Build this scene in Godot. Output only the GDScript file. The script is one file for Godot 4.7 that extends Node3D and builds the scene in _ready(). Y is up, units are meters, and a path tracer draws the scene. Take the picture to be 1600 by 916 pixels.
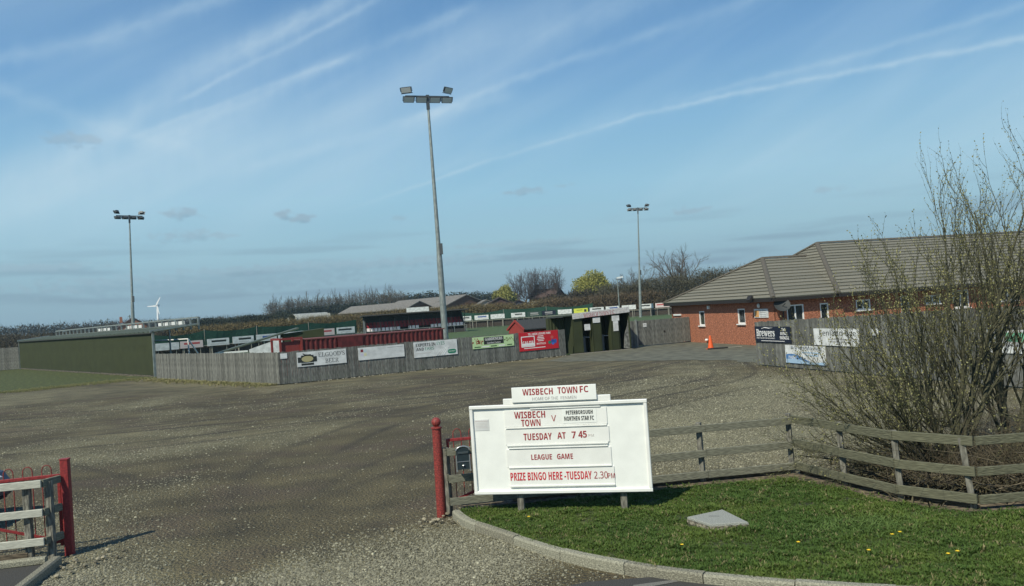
extends Node3D
# A football ground's car park seen over its entrance sign. Units are metres; the camera stands at the origin, 3 m up, looking along -z.

var rng := RandomNumberGenerator.new()
var M := {}
var taken := {}
var tex := {}
var unit_box := BoxMesh.new()
var relief := FastNoiseLite.new()
var press := PackedFloat32Array()  # wheel tracks over the car park's map
var lane := PackedFloat32Array()  # the worn lanes round them


class MB:
	var v := PackedVector3Array()
	var n := PackedVector3Array()
	var c := PackedColorArray()
	var col := Color.WHITE
	var xf := Transform3D()

	func tri(p: Vector3, q: Vector3, r: Vector3, out := Vector3.ZERO) -> void:
		var a := xf * p
		var b := xf * q
		var d := xf * r
		var o := xf.basis * out
		var m := (d - a).cross(b - a).normalized()
		if o != Vector3.ZERO and m.dot(o) < 0:
			var t := b
			b = d
			d = t
			m = -m
		v.append(a); v.append(b); v.append(d)
		n.append(m); n.append(m); n.append(m)
		c.append(col); c.append(col); c.append(col)

	func quad(a: Vector3, b: Vector3, d: Vector3, e: Vector3, out := Vector3.ZERO) -> void:
		tri(a, b, d, out)
		tri(a, d, e, out)

	func box(at: Vector3, size: Vector3, turn := Basis()) -> void:
		var x := turn.x * size.x / 2
		var y := turn.y * size.y / 2
		var z := turn.z * size.z / 2
		for k in [[x, y, z], [-x, y, z], [y, x, z], [-y, x, z], [z, x, y], [-z, x, y]]:
			var o: Vector3 = k[0]
			var p: Vector3 = k[1]
			var q: Vector3 = k[2]
			quad(at + o - p - q, at + o + p - q, at + o + p + q, at + o - p + q, o)

	func beam(a: Vector3, b: Vector3, w: float, h: float, up := Vector3.UP) -> void:
		var x := (b - a).normalized()
		var z := x.cross(up).normalized()
		box((a + b) / 2, Vector3((b - a).length(), h, w), Basis(x, z.cross(x).normalized(), z))

	# a bar with its four long edges chamfered
	func bar(a: Vector3, b: Vector3, w: float, h: float, e: float, up := Vector3.UP) -> void:
		var x := (b - a).normalized()
		var z := x.cross(up).normalized()
		var y := z.cross(x).normalized()
		var s := []
		for k in [[1, 1], [-1, 1], [-1, -1], [1, -1]]:
			var p: Vector3 = y * (h / 2 - e) * k[1] + z * w / 2 * k[0]
			var q: Vector3 = y * h / 2 * k[1] + z * (w / 2 - e) * k[0]
			s.append_array([p, q] if k[0] * k[1] > 0 else [q, p])
		for i in 8:
			var p: Vector3 = s[i]
			var q: Vector3 = s[(i + 1) % 8]
			quad(a + p, a + q, b + q, b + p, p + q)
			tri(a, a + p, a + q, -x)
			tri(b, b + p, b + q, x)

	func tube(pts: PackedVector3Array, rad: PackedFloat32Array, sides := 6, cap := false) -> void:
		var last := pts.size() - 1
		var side := Vector3.ZERO
		var rings := []
		for i in pts.size():
			var d := (pts[mini(i + 1, last)] - pts[maxi(i - 1, 0)]).normalized()
			if side == Vector3.ZERO:
				side = d.cross(Vector3(0.31, 0.2, 0.93) if absf(d.y) > 0.5 else Vector3.UP).normalized()
			side = (side - d * side.dot(d)).normalized()
			var other := d.cross(side)
			var ring := PackedVector3Array()
			for k in sides:
				ring.append(side * cos(TAU * k / sides) + other * sin(TAU * k / sides))
			rings.append(ring)
		for i in last:
			for k in sides:
				var j := (k + 1) % sides
				var p: Vector3 = rings[i][k]
				var q: Vector3 = rings[i][j]
				var r: Vector3 = rings[i + 1][j]
				var s: Vector3 = rings[i + 1][k]
				var a := pts[i] + p * rad[i]
				var b := pts[i] + q * rad[i]
				var d := pts[i + 1] + r * rad[i + 1]
				var e := pts[i + 1] + s * rad[i + 1]
				soft(a, d, b, p, r, q)
				soft(a, e, d, p, s, r)
		if cap:
			for i in [0, last]:
				var d := (pts[last] - pts[last - 1]) if i else (pts[0] - pts[1])
				for k in sides:
					tri(pts[i], pts[i] + rings[i][k] * rad[i], pts[i] + rings[i][(k + 1) % sides] * rad[i], d)

	func soft(a: Vector3, b: Vector3, d: Vector3, na: Vector3, nb: Vector3, nd: Vector3) -> void:
		var turn := (d - a).cross(b - a).dot(na + nb + nd) < 0
		for k in ([0, 2, 1] if turn else [0, 1, 2]):
			v.append(xf * [a, b, d][k])
			n.append((xf.basis * [na, nb, nd][k]).normalized())
			c.append(col)

	# profile of (radius, height) turned round the y axis
	func lathe(profile: Array, sides: int, at := Vector3.ZERO) -> void:
		for i in profile.size() - 1:
			var p: Vector2 = profile[i]
			var q: Vector2 = profile[i + 1]
			var t := (q - p).normalized()
			for k in sides:
				var u := Vector3(cos(TAU * k / sides), 0, sin(TAU * k / sides))
				var w := Vector3(cos(TAU * (k + 1) / sides), 0, sin(TAU * (k + 1) / sides))
				var up := Vector3.UP * -t.x
				soft(at + u * p.x + Vector3.UP * p.y, at + u * q.x + Vector3.UP * q.y, at + w * q.x + Vector3.UP * q.y, u * t.y + up, u * t.y + up, w * t.y + up)
				soft(at + u * p.x + Vector3.UP * p.y, at + w * q.x + Vector3.UP * q.y, at + w * p.x + Vector3.UP * p.y, u * t.y + up, w * t.y + up, w * t.y + up)

	# polygon in the xy plane, from z = 0 back to z = -depth
	func prism(poly: PackedVector2Array, depth: float) -> void:
		var t := Geometry2D.triangulate_polygon(poly)
		for i in range(0, t.size(), 3):
			var a := poly[t[i]]
			var b := poly[t[i + 1]]
			var d := poly[t[i + 2]]
			tri(Vector3(a.x, a.y, 0), Vector3(b.x, b.y, 0), Vector3(d.x, d.y, 0), Vector3.BACK)
			tri(Vector3(a.x, a.y, -depth), Vector3(b.x, b.y, -depth), Vector3(d.x, d.y, -depth), Vector3.FORWARD)
		var turn := -1.0 if Geometry2D.is_polygon_clockwise(poly) else 1.0
		for i in poly.size():
			var a := poly[i]
			var b := poly[(i + 1) % poly.size()]
			var o := Vector3(b.y - a.y, a.x - b.x, 0) * turn
			quad(Vector3(a.x, a.y, 0), Vector3(b.x, b.y, 0), Vector3(b.x, b.y, -depth), Vector3(a.x, a.y, -depth), o)

	func mesh() -> ArrayMesh:
		var a := []
		a.resize(Mesh.ARRAY_MAX)
		a[Mesh.ARRAY_VERTEX] = v
		a[Mesh.ARRAY_NORMAL] = n
		a[Mesh.ARRAY_COLOR] = c
		var m := ArrayMesh.new()
		m.add_surface_from_arrays(Mesh.PRIMITIVE_TRIANGLES, a)
		return m


func lin(r: float, g: float, b: float) -> Color:
	return Color(r, g, b).linear_to_srgb()


func speckle(kind: String, lo: float, hi := 1.0) -> NoiseTexture2D:
	var key := "%s %.2f %.2f" % [kind, lo, hi]
	if not tex.has(key):
		var f := FastNoiseLite.new()
		f.seed = kind.hash() % 1000
		f.noise_type = FastNoiseLite.TYPE_SIMPLEX_SMOOTH
		f.fractal_octaves = 5
		f.frequency = {"coarse": 0.008, "mid": 0.02, "fine": 0.07, "grit": 0.2}[kind]
		var r := Gradient.new()
		r.set_color(0, Color(lo, lo, lo))
		r.set_color(1, Color(hi, hi, hi))
		r.set_offset(0, 0.2)
		r.set_offset(1, 0.8)
		var t := NoiseTexture2D.new()
		t.width = 512
		t.height = 512
		t.seamless = true
		t.noise = f
		t.color_ramp = r
		tex[key] = t
	return tex[key]


# base colour is linear; a noise laid on from the world's axes breaks it up
func mat(called: String, color: Color, rough := 0.8, metal := 0.0, kind := "", scale := Vector3.ONE, lo := 0.7, bump := 0.0) -> StandardMaterial3D:
	if M.has(called):
		return M[called]
	var m := StandardMaterial3D.new()
	m.resource_name = called
	m.albedo_color = color.linear_to_srgb()
	m.roughness = rough
	m.metallic = metal
	if kind:
		m.albedo_texture = speckle(kind, lo)
		m.uv1_triplanar = true
		m.uv1_world_triplanar = true
		m.uv1_scale = scale
		if bump > 0.0:
			m.heightmap_enabled = true
			m.heightmap_texture = speckle(kind, 0.0)
			m.heightmap_scale = bump
	M[called] = m
	return m


func tinted(called: String, rough := 0.9) -> StandardMaterial3D:
	var m := StandardMaterial3D.new()
	m.resource_name = called
	m.vertex_color_use_as_albedo = true
	m.roughness = rough
	M[called] = m
	return m


func numbered(called: String) -> String:
	var k: int = taken.get(called, 0)
	taken[called] = k + 1
	return called if k == 0 else "%s_%03d" % [called, k]


func tag(o: Node, label: String, category: String, group := "", kind := "") -> void:
	o.set_meta("label", label)
	o.set_meta("category", category)
	if group:
		o.set_meta("group", group)
	if kind:
		o.set_meta("kind", kind)


func thing(called: String, label: String, category: String, at := Vector3.ZERO, turn := 0.0, group := "") -> Node3D:
	var o := Node3D.new()
	o.name = numbered(called)
	add_child(o)
	o.position = at
	o.rotation.y = turn
	tag(o, label, category, group)
	return o


func obj(called: String, what, m: Material, parent: Node = null, at := Vector3.ZERO) -> MeshInstance3D:
	var o := MeshInstance3D.new()
	o.mesh = what.mesh() if what is MB else what
	o.material_override = m
	o.position = at
	if parent:
		o.name = called
		parent.add_child(o, true)
	else:
		o.name = numbered(called)
		add_child(o)
	return o


func setting(called: String, what, m: Material, at := Vector3.ZERO) -> MeshInstance3D:
	var o := obj(called, what, m, null, at)
	o.set_meta("kind", "structure")
	return o


# a shared unit box, stretched: for planks, slats and the like
func plank(called: String, parent: Node, at: Vector3, size: Vector3, m: Material, turn := Basis()) -> MeshInstance3D:
	var o := MeshInstance3D.new()
	o.name = called
	o.mesh = unit_box
	o.material_override = m
	o.transform = Transform3D(turn.scaled_local(size), at)
	parent.add_child(o, true)
	return o


func words(parent: Node, said: String, at: Vector3, w: float, h: float, m: Material, face := "Droid Sans", weight := 400, called := "lettering") -> MeshInstance3D:
	var f := SystemFont.new()
	f.font_names = PackedStringArray([face])
	f.font_weight = weight
	var t := TextMesh.new()
	t.font = f
	t.text = said
	t.font_size = 48
	t.pixel_size = 0.01
	t.depth = 0.02
	t.curve_step = 3.0
	var box := t.get_aabb()
	var o := MeshInstance3D.new()
	o.name = called
	o.mesh = t
	o.material_override = m
	var s := Vector3(w / maxf(box.size.x, 0.01), h / maxf(box.size.y, 0.01), 0.2)
	o.scale = s
	var mid := box.get_center() * s
	o.position = at - Vector3(mid.x, mid.y, 0)
	parent.add_child(o, true)
	return o


func turn_of(a: Vector3, b: Vector3) -> float:
	return atan2(-(b.z - a.z), b.x - a.x)


func along(o: Node3D, s: float, y: float, z: float) -> Vector3:
	return o.transform * Vector3(s, y, z)


func scatter(called: String, m: Mesh, where: Array, tints: Array, material: Material, parent: Node = null) -> MultiMeshInstance3D:
	var mm := MultiMesh.new()
	mm.transform_format = MultiMesh.TRANSFORM_3D
	mm.use_colors = true
	mm.mesh = m
	mm.instance_count = where.size()
	var b := PackedFloat32Array()
	b.resize(where.size() * 16)
	var k := 0
	for i in where.size():
		var t: Transform3D = where[i]
		var c: Color = tints[i]
		for r in 3:
			b[k] = t.basis.x[r]; b[k + 1] = t.basis.y[r]; b[k + 2] = t.basis.z[r]; b[k + 3] = t.origin[r]
			k += 4
		b[k] = c.r; b[k + 1] = c.g; b[k + 2] = c.b; b[k + 3] = 1.0
		k += 4
	mm.buffer = b
	var o := MultiMeshInstance3D.new()
	o.multimesh = mm
	o.material_override = material
	if parent:
		o.name = called
		parent.add_child(o, true)
	else:
		o.name = numbered(called)
		add_child(o)
	o.set_meta("kind", "stuff")
	return o


func rnd(a: float, b: float) -> float:
	return rng.randf_range(a, b)


func rdir() -> Vector3:
	var y := rnd(-1, 1)
	var a := rnd(0, TAU)
	return Vector3(sqrt(1 - y * y) * cos(a), y, sqrt(1 - y * y) * sin(a))


# ---------------------------------------------------------------- sky
# air by elevation, thin streaked cirrus over the whole dome, old vapour trails and a few small grey clouds; az and el in degrees
func make_sky() -> ImageTexture:
	var stops := [[-90, 96, 100, 92], [-6, 118, 124, 122], [-0.5, 142, 168, 182], [0.8, 144, 173, 188], [2.2, 148, 180, 195], [4.5, 156, 194, 210], [8, 153, 197, 220], [12, 137, 184, 217], [16, 118, 165, 208], [21, 102, 148, 195], [35, 82, 128, 182], [90, 54, 94, 152]]
	var streak := FastNoiseLite.new()
	streak.seed = 11
	streak.frequency = 1.0
	streak.fractal_octaves = 4
	var puff := FastNoiseLite.new()
	puff.seed = 5
	puff.frequency = 1.0
	puff.fractal_octaves = 4
	var W := 4096
	var Hh := 2048
	var per := W / 360.0
	# the part of the dome towards the ground is drawn finer: x0..x1 and y0..y1 in pixels of the full picture
	# straight ahead lies at the picture's left edge, so this part is worked out round az = 0 and laid in as two halves
	var x0 := int(W / 2.0 - 60 * per)
	var x1 := x0 + 2 * int(60 * per)
	var y0 := int((90 - 40) * per)
	var y1 := int((90 + 2) * per)
	var w := x1 - x0
	var h := y1 - y0
	var thick := PackedFloat32Array()
	thick.resize(w * h)
	var grey := PackedFloat32Array()
	grey.resize(w * h)
	# az, el pairs; width at both ends; strength at both ends
	var trails := [
		[[-13, 6.7, -6.5, 8.6, -2, 9.9, 5.1, 11.4, 9.6, 12.35, 16, 13.0, 22, 13.25, 27.5, 13.4, 32.5, 13.4, 50, 13], 0.1, 0.24, 0.24, 0.42],
		[[-8, 8.9, -2, 10.3, 5, 11.7, 12, 12.9, 22, 13.7, 32, 14.2], 0.5, 0.6, 0.08, 0.12],
		[[11, 12.7, 17.2, 13.7, 22, 14.1, 26.9, 14.6, 32.7, 15.2, 45, 16], 0.15, 0.3, 0.2, 0.2],
		[[-9, 12.4, -3.5, 13.9, 1, 15.3, 5.5, 16.4, 12.1, 17.7, 18.4, 18.8, 30, 20.5], 0.28, 0.4, 0.24, 0.16],
		[[-30, 9.0, -27.8, 10.7, -24.2, 13.1, -20.2, 16, -15.2, 18.4, -10, 21, -4, 24], 0.9, 0.4, 0.16, 0.34],
		[[-22, 14.0, -17, 16.6, -12, 18.9, -7, 21.2], 0.2, 0.25, 0.2, 0.26],
		[[-25, 11.8, -19, 14.2, -14, 16.0, -9, 17.6], 0.18, 0.22, 0.16, 0.16],
		[[-38, 16.8, -31, 14.7, -28, 13.7, -25.6, 12.7, -22.7, 12.1, -19, 11], 0.45, 0.6, 0.24, 0.12],
		[[-24.5, 11.2, -22.7, 12.2, -17.1, 14.4, -12.9, 16.3, -6.7, 18.4, 0, 20.5], 0.45, 0.4, 0.24, 0.2],
		[[-34, 15.5, -30.9, 16.4, -25.7, 17.9, -20.3, 20.1, -14, 22], 0.45, 0.5, 0.24, 0.26],
		[[-20, 9.5, -14.5, 11, -8, 12.5, -3.6, 13.5, 2, 14.6], 0.4, 0.4, 0.13, 0.16],
		[[-4, 17, 4, 18.5, 12, 20, 20, 22], 0.8, 0.8, 0.12, 0.14],
		[[-36, 8, -27, 10.5, -18, 13.5, -9, 16.5, 2, 19.5], 2.6, 2.0, 0.16, 0.1],
		[[-26, 13.5, -20, 16.8, -14, 19.5, -6, 22.5], 0.5, 0.9, 0.10, 0.18],
	]
	for t in trails:
		var p: Array = t[0]
		var ends := [p[0], p[p.size() - 2]]
		for x in w:
			var az := (x + x0 + 0.5) / per - 180.0
			if az < ends[0] or az > ends[1]:
				continue
			var el := 0.0
			for i in range(0, p.size() - 2, 2):
				if az >= p[i] and az <= p[i + 2]:
					var f: float = (az - p[i]) / (p[i + 2] - p[i])
					el = lerpf(p[i + 1], p[i + 3], f)
			var g: float = (az - ends[0]) / (ends[1] - ends[0])
			var wide: float = lerpf(t[1], t[2], g) * (1.0 + 0.5 * streak.get_noise_2d(az * 0.6, wide_seed(p)))
			var strong: float = lerpf(t[3], t[4], g) * (0.9 + 0.6 * streak.get_noise_2d(az * 0.22 + 40, wide_seed(p))) * smoothstep(0, 0.12, g) * smoothstep(1, 0.9, g)
			el += 0.12 * streak.get_noise_2d(az * 0.35, wide_seed(p) + 9)
			for y in range(maxi(0, int((90 - el - 3 * wide) * per) - y0), mini(h, int((90 - el + 3 * wide) * per) - y0 + 1)):
				var d := (90.0 - (y + y0 + 0.5) / per - el) / wide
				thick[y * w + x] += strong * exp(-d * d) * (0.9 + 0.25 * puff.get_noise_2d(az * 0.8, d * 1.5 + wide_seed(p)))
	for k in [[-21.3, 7.4, 1.5, 0.42, 0.34], [-15.1, 7.2, 0.7, 0.45, 0.4], [-13.8, 6.9, 1.0, 0.38, 0.4], [1.4, 7.9, 1.4, 0.34, 0.3], [3.9, 8.1, 1.0, 0.16, 0.2], [12.5, 5.7, 1.4, 0.3, 0.3], [-27.3, 12.0, 2.0, 0.6, 0.26], [-20.8, 6.0, 3.2, 0.4, 0.24], [-30, 4.3, 4.5, 0.35, 0.26], [21.1, 6.2, 1.3, 0.25, 0.22], [-7.5, 6.6, 0.6, 0.2, 0.2], [-12, 3.6, 14, 0.5, 0.22], [-20, 3.0, 14, 0.9, 0.2], [0, 4.4, 6, 0.3, 0.16], [38, 7, 2, 0.5, 0.3], [-44, 6, 2.5, 0.5, 0.3], [-40, 9, 1.6, 0.4, 0.3]]:
		for y in range(maxi(0, int((90 - k[1] - 2.0 * k[3]) * per) - y0), mini(h, int((90 - k[1] + 2.0 * k[3]) * per) - y0 + 1)):
			for x in range(maxi(0, int((180 + k[0] - 1.4 * k[2]) * per) - x0), mini(w, int((180 + k[0] + 1.4 * k[2]) * per) - x0 + 1)):
				var az := (x + x0 + 0.5) / per - 180.0
				var el := 90.0 - (y + y0 + 0.5) / per
				var d := Vector2((az - k[0]) / k[2], (el - k[1]) / k[3]).length()
				var f := 1.0 - d + 0.75 * puff.get_noise_2d(az * 0.9, el * 2.2)
				grey[y * w + x] = maxf(grey[y * w + x], k[4] * smoothstep(0.0, 0.6, f))
	var small := Image.create(W / 4, Hh / 4, false, Image.FORMAT_RGB8)
	var big := Image.create(w, h, false, Image.FORMAT_RGB8)
	for fine in [false, true]:
		var im: Image = big if fine else small
		var bytes := PackedByteArray()
		bytes.resize(im.get_width() * im.get_height() * 3)
		var k := 0
		for y in im.get_height():
			var el := 90.0 - ((y + y0 + 0.5) / per if fine else (y + 0.5) * 4 / per)
			var air := Vector3(0, 0, 0)
			for i in stops.size() - 1:
				if el >= stops[i][0] and el <= stops[i + 1][0]:
					var f: float = (el - stops[i][0]) / (stops[i + 1][0] - stops[i][0])
					air = Vector3(lerpf(stops[i][1], stops[i + 1][1], f), lerpf(stops[i][2], stops[i + 1][2], f), lerpf(stops[i][3], stops[i + 1][3], f))
			var much := smoothstep(3, 10, el) * smoothstep(80, 40, el)
			var low := smoothstep(-0.5, 1, el) * smoothstep(7, 3, el)
			for x in im.get_width():
				var az := ((x + x0 + 0.5) / per - 180.0 if fine else wrapf((x + 0.5) * 4 / per, -180.0, 180.0))
				var c := 0.0
				var g := 0.0
				if much > 0:
					# wrapped onto a circle so that the streaks meet behind the camera
					var s := az * 0.91 + el * 0.42
					var t := el * 0.91 - az * 0.42
					var edge := smoothstep(180, 150, absf(az))
					c = much * edge * (0.36 * smoothstep(-0.3, 0.75, streak.get_noise_2d(s * 0.016, t * 0.07)) + 0.08 * smoothstep(-0.2, 0.7, streak.get_noise_2d(s * 0.03 + 70, t * 0.35)))
				if low > 0:
					g = low * 0.38 * smoothstep(0.02, 0.5, puff.get_noise_2d(az * 0.05, el * 0.7))
				if fine:
					c += thick[y * w + x]
					if y > 5 and y < h - 1:
						c += maxf(0.0, grey[y * w + x] - grey[(y - 5) * w + x]) * 0.7
					g = maxf(g, grey[y * w + x])
				c = minf(c, 0.8)
				var p := air.lerp(Vector3(208, 226, 236), c).lerp(Vector3(122, 145, 164), g)
				bytes[k] = int(p.x)
				bytes[k + 1] = int(p.y)
				bytes[k + 2] = int(p.z)
				k += 3
		im.set_data(im.get_width(), im.get_height(), false, Image.FORMAT_RGB8, bytes)
	small.resize(W, Hh, Image.INTERPOLATE_BILINEAR)
	var ahead := int(W / 2.0) - x0
	small.blit_rect(big, Rect2i(0, 0, ahead, h), Vector2i(W - ahead, y0))
	small.blit_rect(big, Rect2i(ahead, 0, w - ahead, h), Vector2i(0, y0))
	return ImageTexture.create_from_image(small)


func wide_seed(p: Array) -> float:
	return p[0] * 3.7 + p[1] * 1.9


func ground_y(x: float, z: float) -> float:
	var f := smoothstep(-41, -36, z) * smoothstep(-19, -14, x) * smoothstep(9.5, 7, x)
	return f * (relief.get_noise_2d(x * 0.35, z * 0.35) - 0.6) * 0.035


# where loose chippings lie on the trodden earth, 0 to 1
func stony(x: float, z: float) -> float:
	var s := 0.2 + 0.5 * relief.get_noise_2d(x * 0.5 + 300, z * 0.3)
	for k in [[-1.4, -10.6, 2.2, 1.6, 0.95], [-2.6, -9.6, 2.4, 0.8, 0.7], [-7.2, -14.5, 2.0, 2.6, 0.65], [-5.9, -10.3, 0.9, 1.2, 0.8], [-12, -21, 5, 2.5, 0.45], [4, -18, 5, 4, 0.8], [6.5, -26, 4, 7, 0.85], [0.6, -19.5, 3, 0.8, 0.4], [-3.4, -14.5, 2.6, 3.6, -0.8], [-4.0, -10.8, 0.7, 1.6, -0.7], [-5, -19, 5, 3, -0.35], [-0.9, -15.5, 1.5, 2.5, -0.4], [1.0, -9.1, 1.5, 0.6, -0.8]]:
		var d := Vector2((x - k[0]) / k[2], (z - k[1]) / k[3]).length_squared()
		if d < 6.0:
			s += k[4] * exp(-d)
	return clampf(s, 0, 1)


# the colour of the car park's surface over 80 x 68 m: earth, chippings, wheel tracks pressed in, straw at the far edge
func make_lot_map() -> ImageTexture:
	var n := 1024
	var X0 := -48.0
	var Z0 := -66.0
	var SX := 80.0
	var SZ := 60.0
	var a := FastNoiseLite.new()
	a.seed = 3
	a.frequency = 1.0
	a.fractal_octaves = 5
	press.resize(n * n)
	lane.resize(n * n)
	var tracks := [
		[[-3, -9], [-4.2, -14], [-5, -19], [-3, -26], [3, -34], [9, -41]],
		[[-2.2, -9], [-3, -13], [-2, -18], [3, -25], [8, -31], [9.5, -42]],
		[[-4, -9], [-6, -14], [-11, -19], [-18, -24], [-28, -30]],
		[[-26, -24], [-16, -25.5], [-8, -27.5], [0, -31], [6, -37], [9, -43]],
		[[-28, -28], [-18, -28.5], [-9, -30], [-1, -34], [5, -40], [9.5, -46]],
		[[-22, -20], [-14, -21.5], [-7, -24], [-1, -28], [5, -33]],
		[[-24, -33], [-14, -33], [-6, -34.5], [1, -38.5], [6, -43]],
		[[-30, -22], [-20, -23.5], [-12, -27], [-6, -33], [-2, -38]],
		[[-4.6, -9], [-4.5, -12], [-3.5, -16], [1, -21], [7, -27]],
	]
	for t in tracks:
		var curve := Curve3D.new()
		for i in t.size():
			var p := Vector3(t[i][0], 0, t[i][1])
			var q := Vector3(t[maxi(i - 1, 0)][0], 0, t[maxi(i - 1, 0)][1])
			var r := Vector3(t[mini(i + 1, t.size() - 1)][0], 0, t[mini(i + 1, t.size() - 1)][1])
			curve.add_point(p, (q - r) / 6, (r - q) / 6)
		var length := curve.get_baked_length()
		var s := 0.0
		while s < length:
			var p := curve.sample_baked(s)
			var q := curve.sample_baked(minf(s + 0.2, length))
			var side := (q - p).normalized().cross(Vector3.UP)
			for k in [-0.75, 0.75]:
				var wear := clampf(0.7 + 1.3 * a.get_noise_2d(s * 0.12 + k * 90, t[0][0] * 7), 0, 1) * lerpf(0.3, 1.0, smoothstep(-13, -21, p.z))
				var c: Vector3 = p + side * k
				var px := int((c.x - X0) / SX * n)
				var pz := int((c.z - Z0) / SZ * n)
				for dz in range(-4, 5):
					for dx in range(-4, 5):
						if px + dx >= 0 and px + dx < n and pz + dz >= 0 and pz + dz < n:
							var d := Vector2(((px + dx + 0.5) / n * SX + X0 - c.x) / 0.15, ((pz + dz + 0.5) / n * SZ + Z0 - c.z) / 0.15).length_squared()
							var at := (pz + dz) * n + px + dx
							press[at] = maxf(press[at], wear * exp(-d))
			s += 0.05
		s = 0.0
		while s < length:
			var c := curve.sample_baked(s)
			var px := int((c.x - X0) / SX * n)
			var pz := int((c.z - Z0) / SZ * n)
			for dz in range(-32, 33):
				for dx in range(-24, 25):
					if px + dx >= 0 and px + dx < n and pz + dz >= 0 and pz + dz < n:
						var d := Vector2(dx * SX / n, dz * SZ / n).length_squared() / 0.9
						var at := (pz + dz) * n + px + dx
						lane[at] = maxf(lane[at], exp(-d) * smoothstep(-11, -15, c.z))
			s += 0.4
	var bytes := PackedByteArray()
	bytes.resize(n * n * 3)
	var k := 0
	for y in n:
		var z := (y + 0.5) / n * SZ + Z0
		for x in n:
			var wx := (x + 0.5) / n * SX + X0
			var earth := Vector3(0.168, 0.138, 0.066)
			var f := a.get_noise_2d(wx * 0.09, z * 0.14)
			var g := a.get_noise_2d(wx * 0.5 + 90, z * 0.7)
			var loose := (stony(wx, z) if z > -40 else 0.5) * (1.0 - 0.55 * lane[k / 3])
			var c := earth.lerp(Vector3(0.325, 0.308, 0.182), clampf(loose * 0.8 + f * 0.35, 0, 1))
			c *= 1.0 + 0.55 * g + 0.4 * f
			c = c.lerp(Vector3(0.17, 0.125, 0.08), clampf(a.get_noise_2d(wx * 0.3 + 500, z * 0.45) * 1.6 - 0.1, 0, 0.6) * (1.0 - loose))
			c = c.lerp(Vector3(0.088, 0.072, 0.04) * (1.0 + 0.4 * g), press[k / 3] * 0.92)
			# straw and moss where the car park gives way to grass by the long shed and the fence
			var edge := (wx + 11.6) * 0.733 + (z + 40.7) * -0.68
			var by := -0.68 * (z + 40.7) - 0.733 * (wx + 11.6)
			by = 1.5 - absf((wx + 22.84) * -0.733 + (z + 52.82) * 0.68 - 1.2)
			if wx < -11 and by > 0:
				c = c.lerp(Vector3(0.33, 0.29, 0.16), clampf(by * (0.6 + 1.4 * g), 0, 0.75))
			bytes[k] = clampi(int(255 * Color(c.x, 0, 0).linear_to_srgb().r), 0, 255)
			bytes[k + 1] = clampi(int(255 * Color(c.y, 0, 0).linear_to_srgb().r), 0, 255)
			bytes[k + 2] = clampi(int(255 * Color(c.z, 0, 0).linear_to_srgb().r), 0, 255)
			k += 3
	return ImageTexture.create_from_image(Image.create_from_data(n, n, false, Image.FORMAT_RGB8, bytes))


func lot_sheet() -> ArrayMesh:
	var v := PackedVector3Array()
	var u := PackedVector2Array()
	var w := PackedVector2Array()
	var idx := PackedInt32Array()
	var nx := 160
	var nz := 120
	for j in nz + 1:
		for i in nx + 1:
			var x := -48.0 + 80.0 * i / nx
			var z := -66.0 + 60.0 * j / nz
			v.append(Vector3(x, ground_y(x, z), z))
			u.append(Vector2(x, z) / 2.6)
			w.append(Vector2(float(i) / nx, float(j) / nz))
	for j in nz:
		for i in nx:
			var a := j * (nx + 1) + i
			idx.append_array(PackedInt32Array([a, a + 1, a + nx + 1, a + 1, a + nx + 2, a + nx + 1]))
	var st := SurfaceTool.new()
	st.begin(Mesh.PRIMITIVE_TRIANGLES)
	for i in v.size():
		st.set_uv(u[i])
		st.set_uv2(w[i])
		st.add_vertex(v[i])
	for i in idx:
		st.add_index(i)
	st.generate_normals()
	return st.commit()


func sheet(poly: PackedVector2Array, y: float) -> MB:
	var b := MB.new()
	var t := Geometry2D.triangulate_polygon(poly)
	for i in range(0, t.size(), 3):
		b.tri(Vector3(poly[t[i]].x, y, poly[t[i]].y), Vector3(poly[t[i + 1]].x, y, poly[t[i + 1]].y), Vector3(poly[t[i + 2]].x, y, poly[t[i + 2]].y), Vector3.UP)
	return b


func ragged(points: Array, step: float, by: float) -> PackedVector2Array:
	var out := PackedVector2Array()
	for i in points.size():
		var a: Vector2 = points[i]
		var b: Vector2 = points[(i + 1) % points.size()]
		var k := maxi(1, int((b - a).length() / step))
		if (b - a).length() > 60:
			k = 1
		for j in k:
			var p := a.lerp(b, float(j) / k)
			if k > 1:
				p += Vector2(relief.get_noise_2d(p.x * 2, p.y * 2), relief.get_noise_2d(p.x * 2 + 80, p.y * 2)) * by
			out.append(p)
	return out


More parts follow.
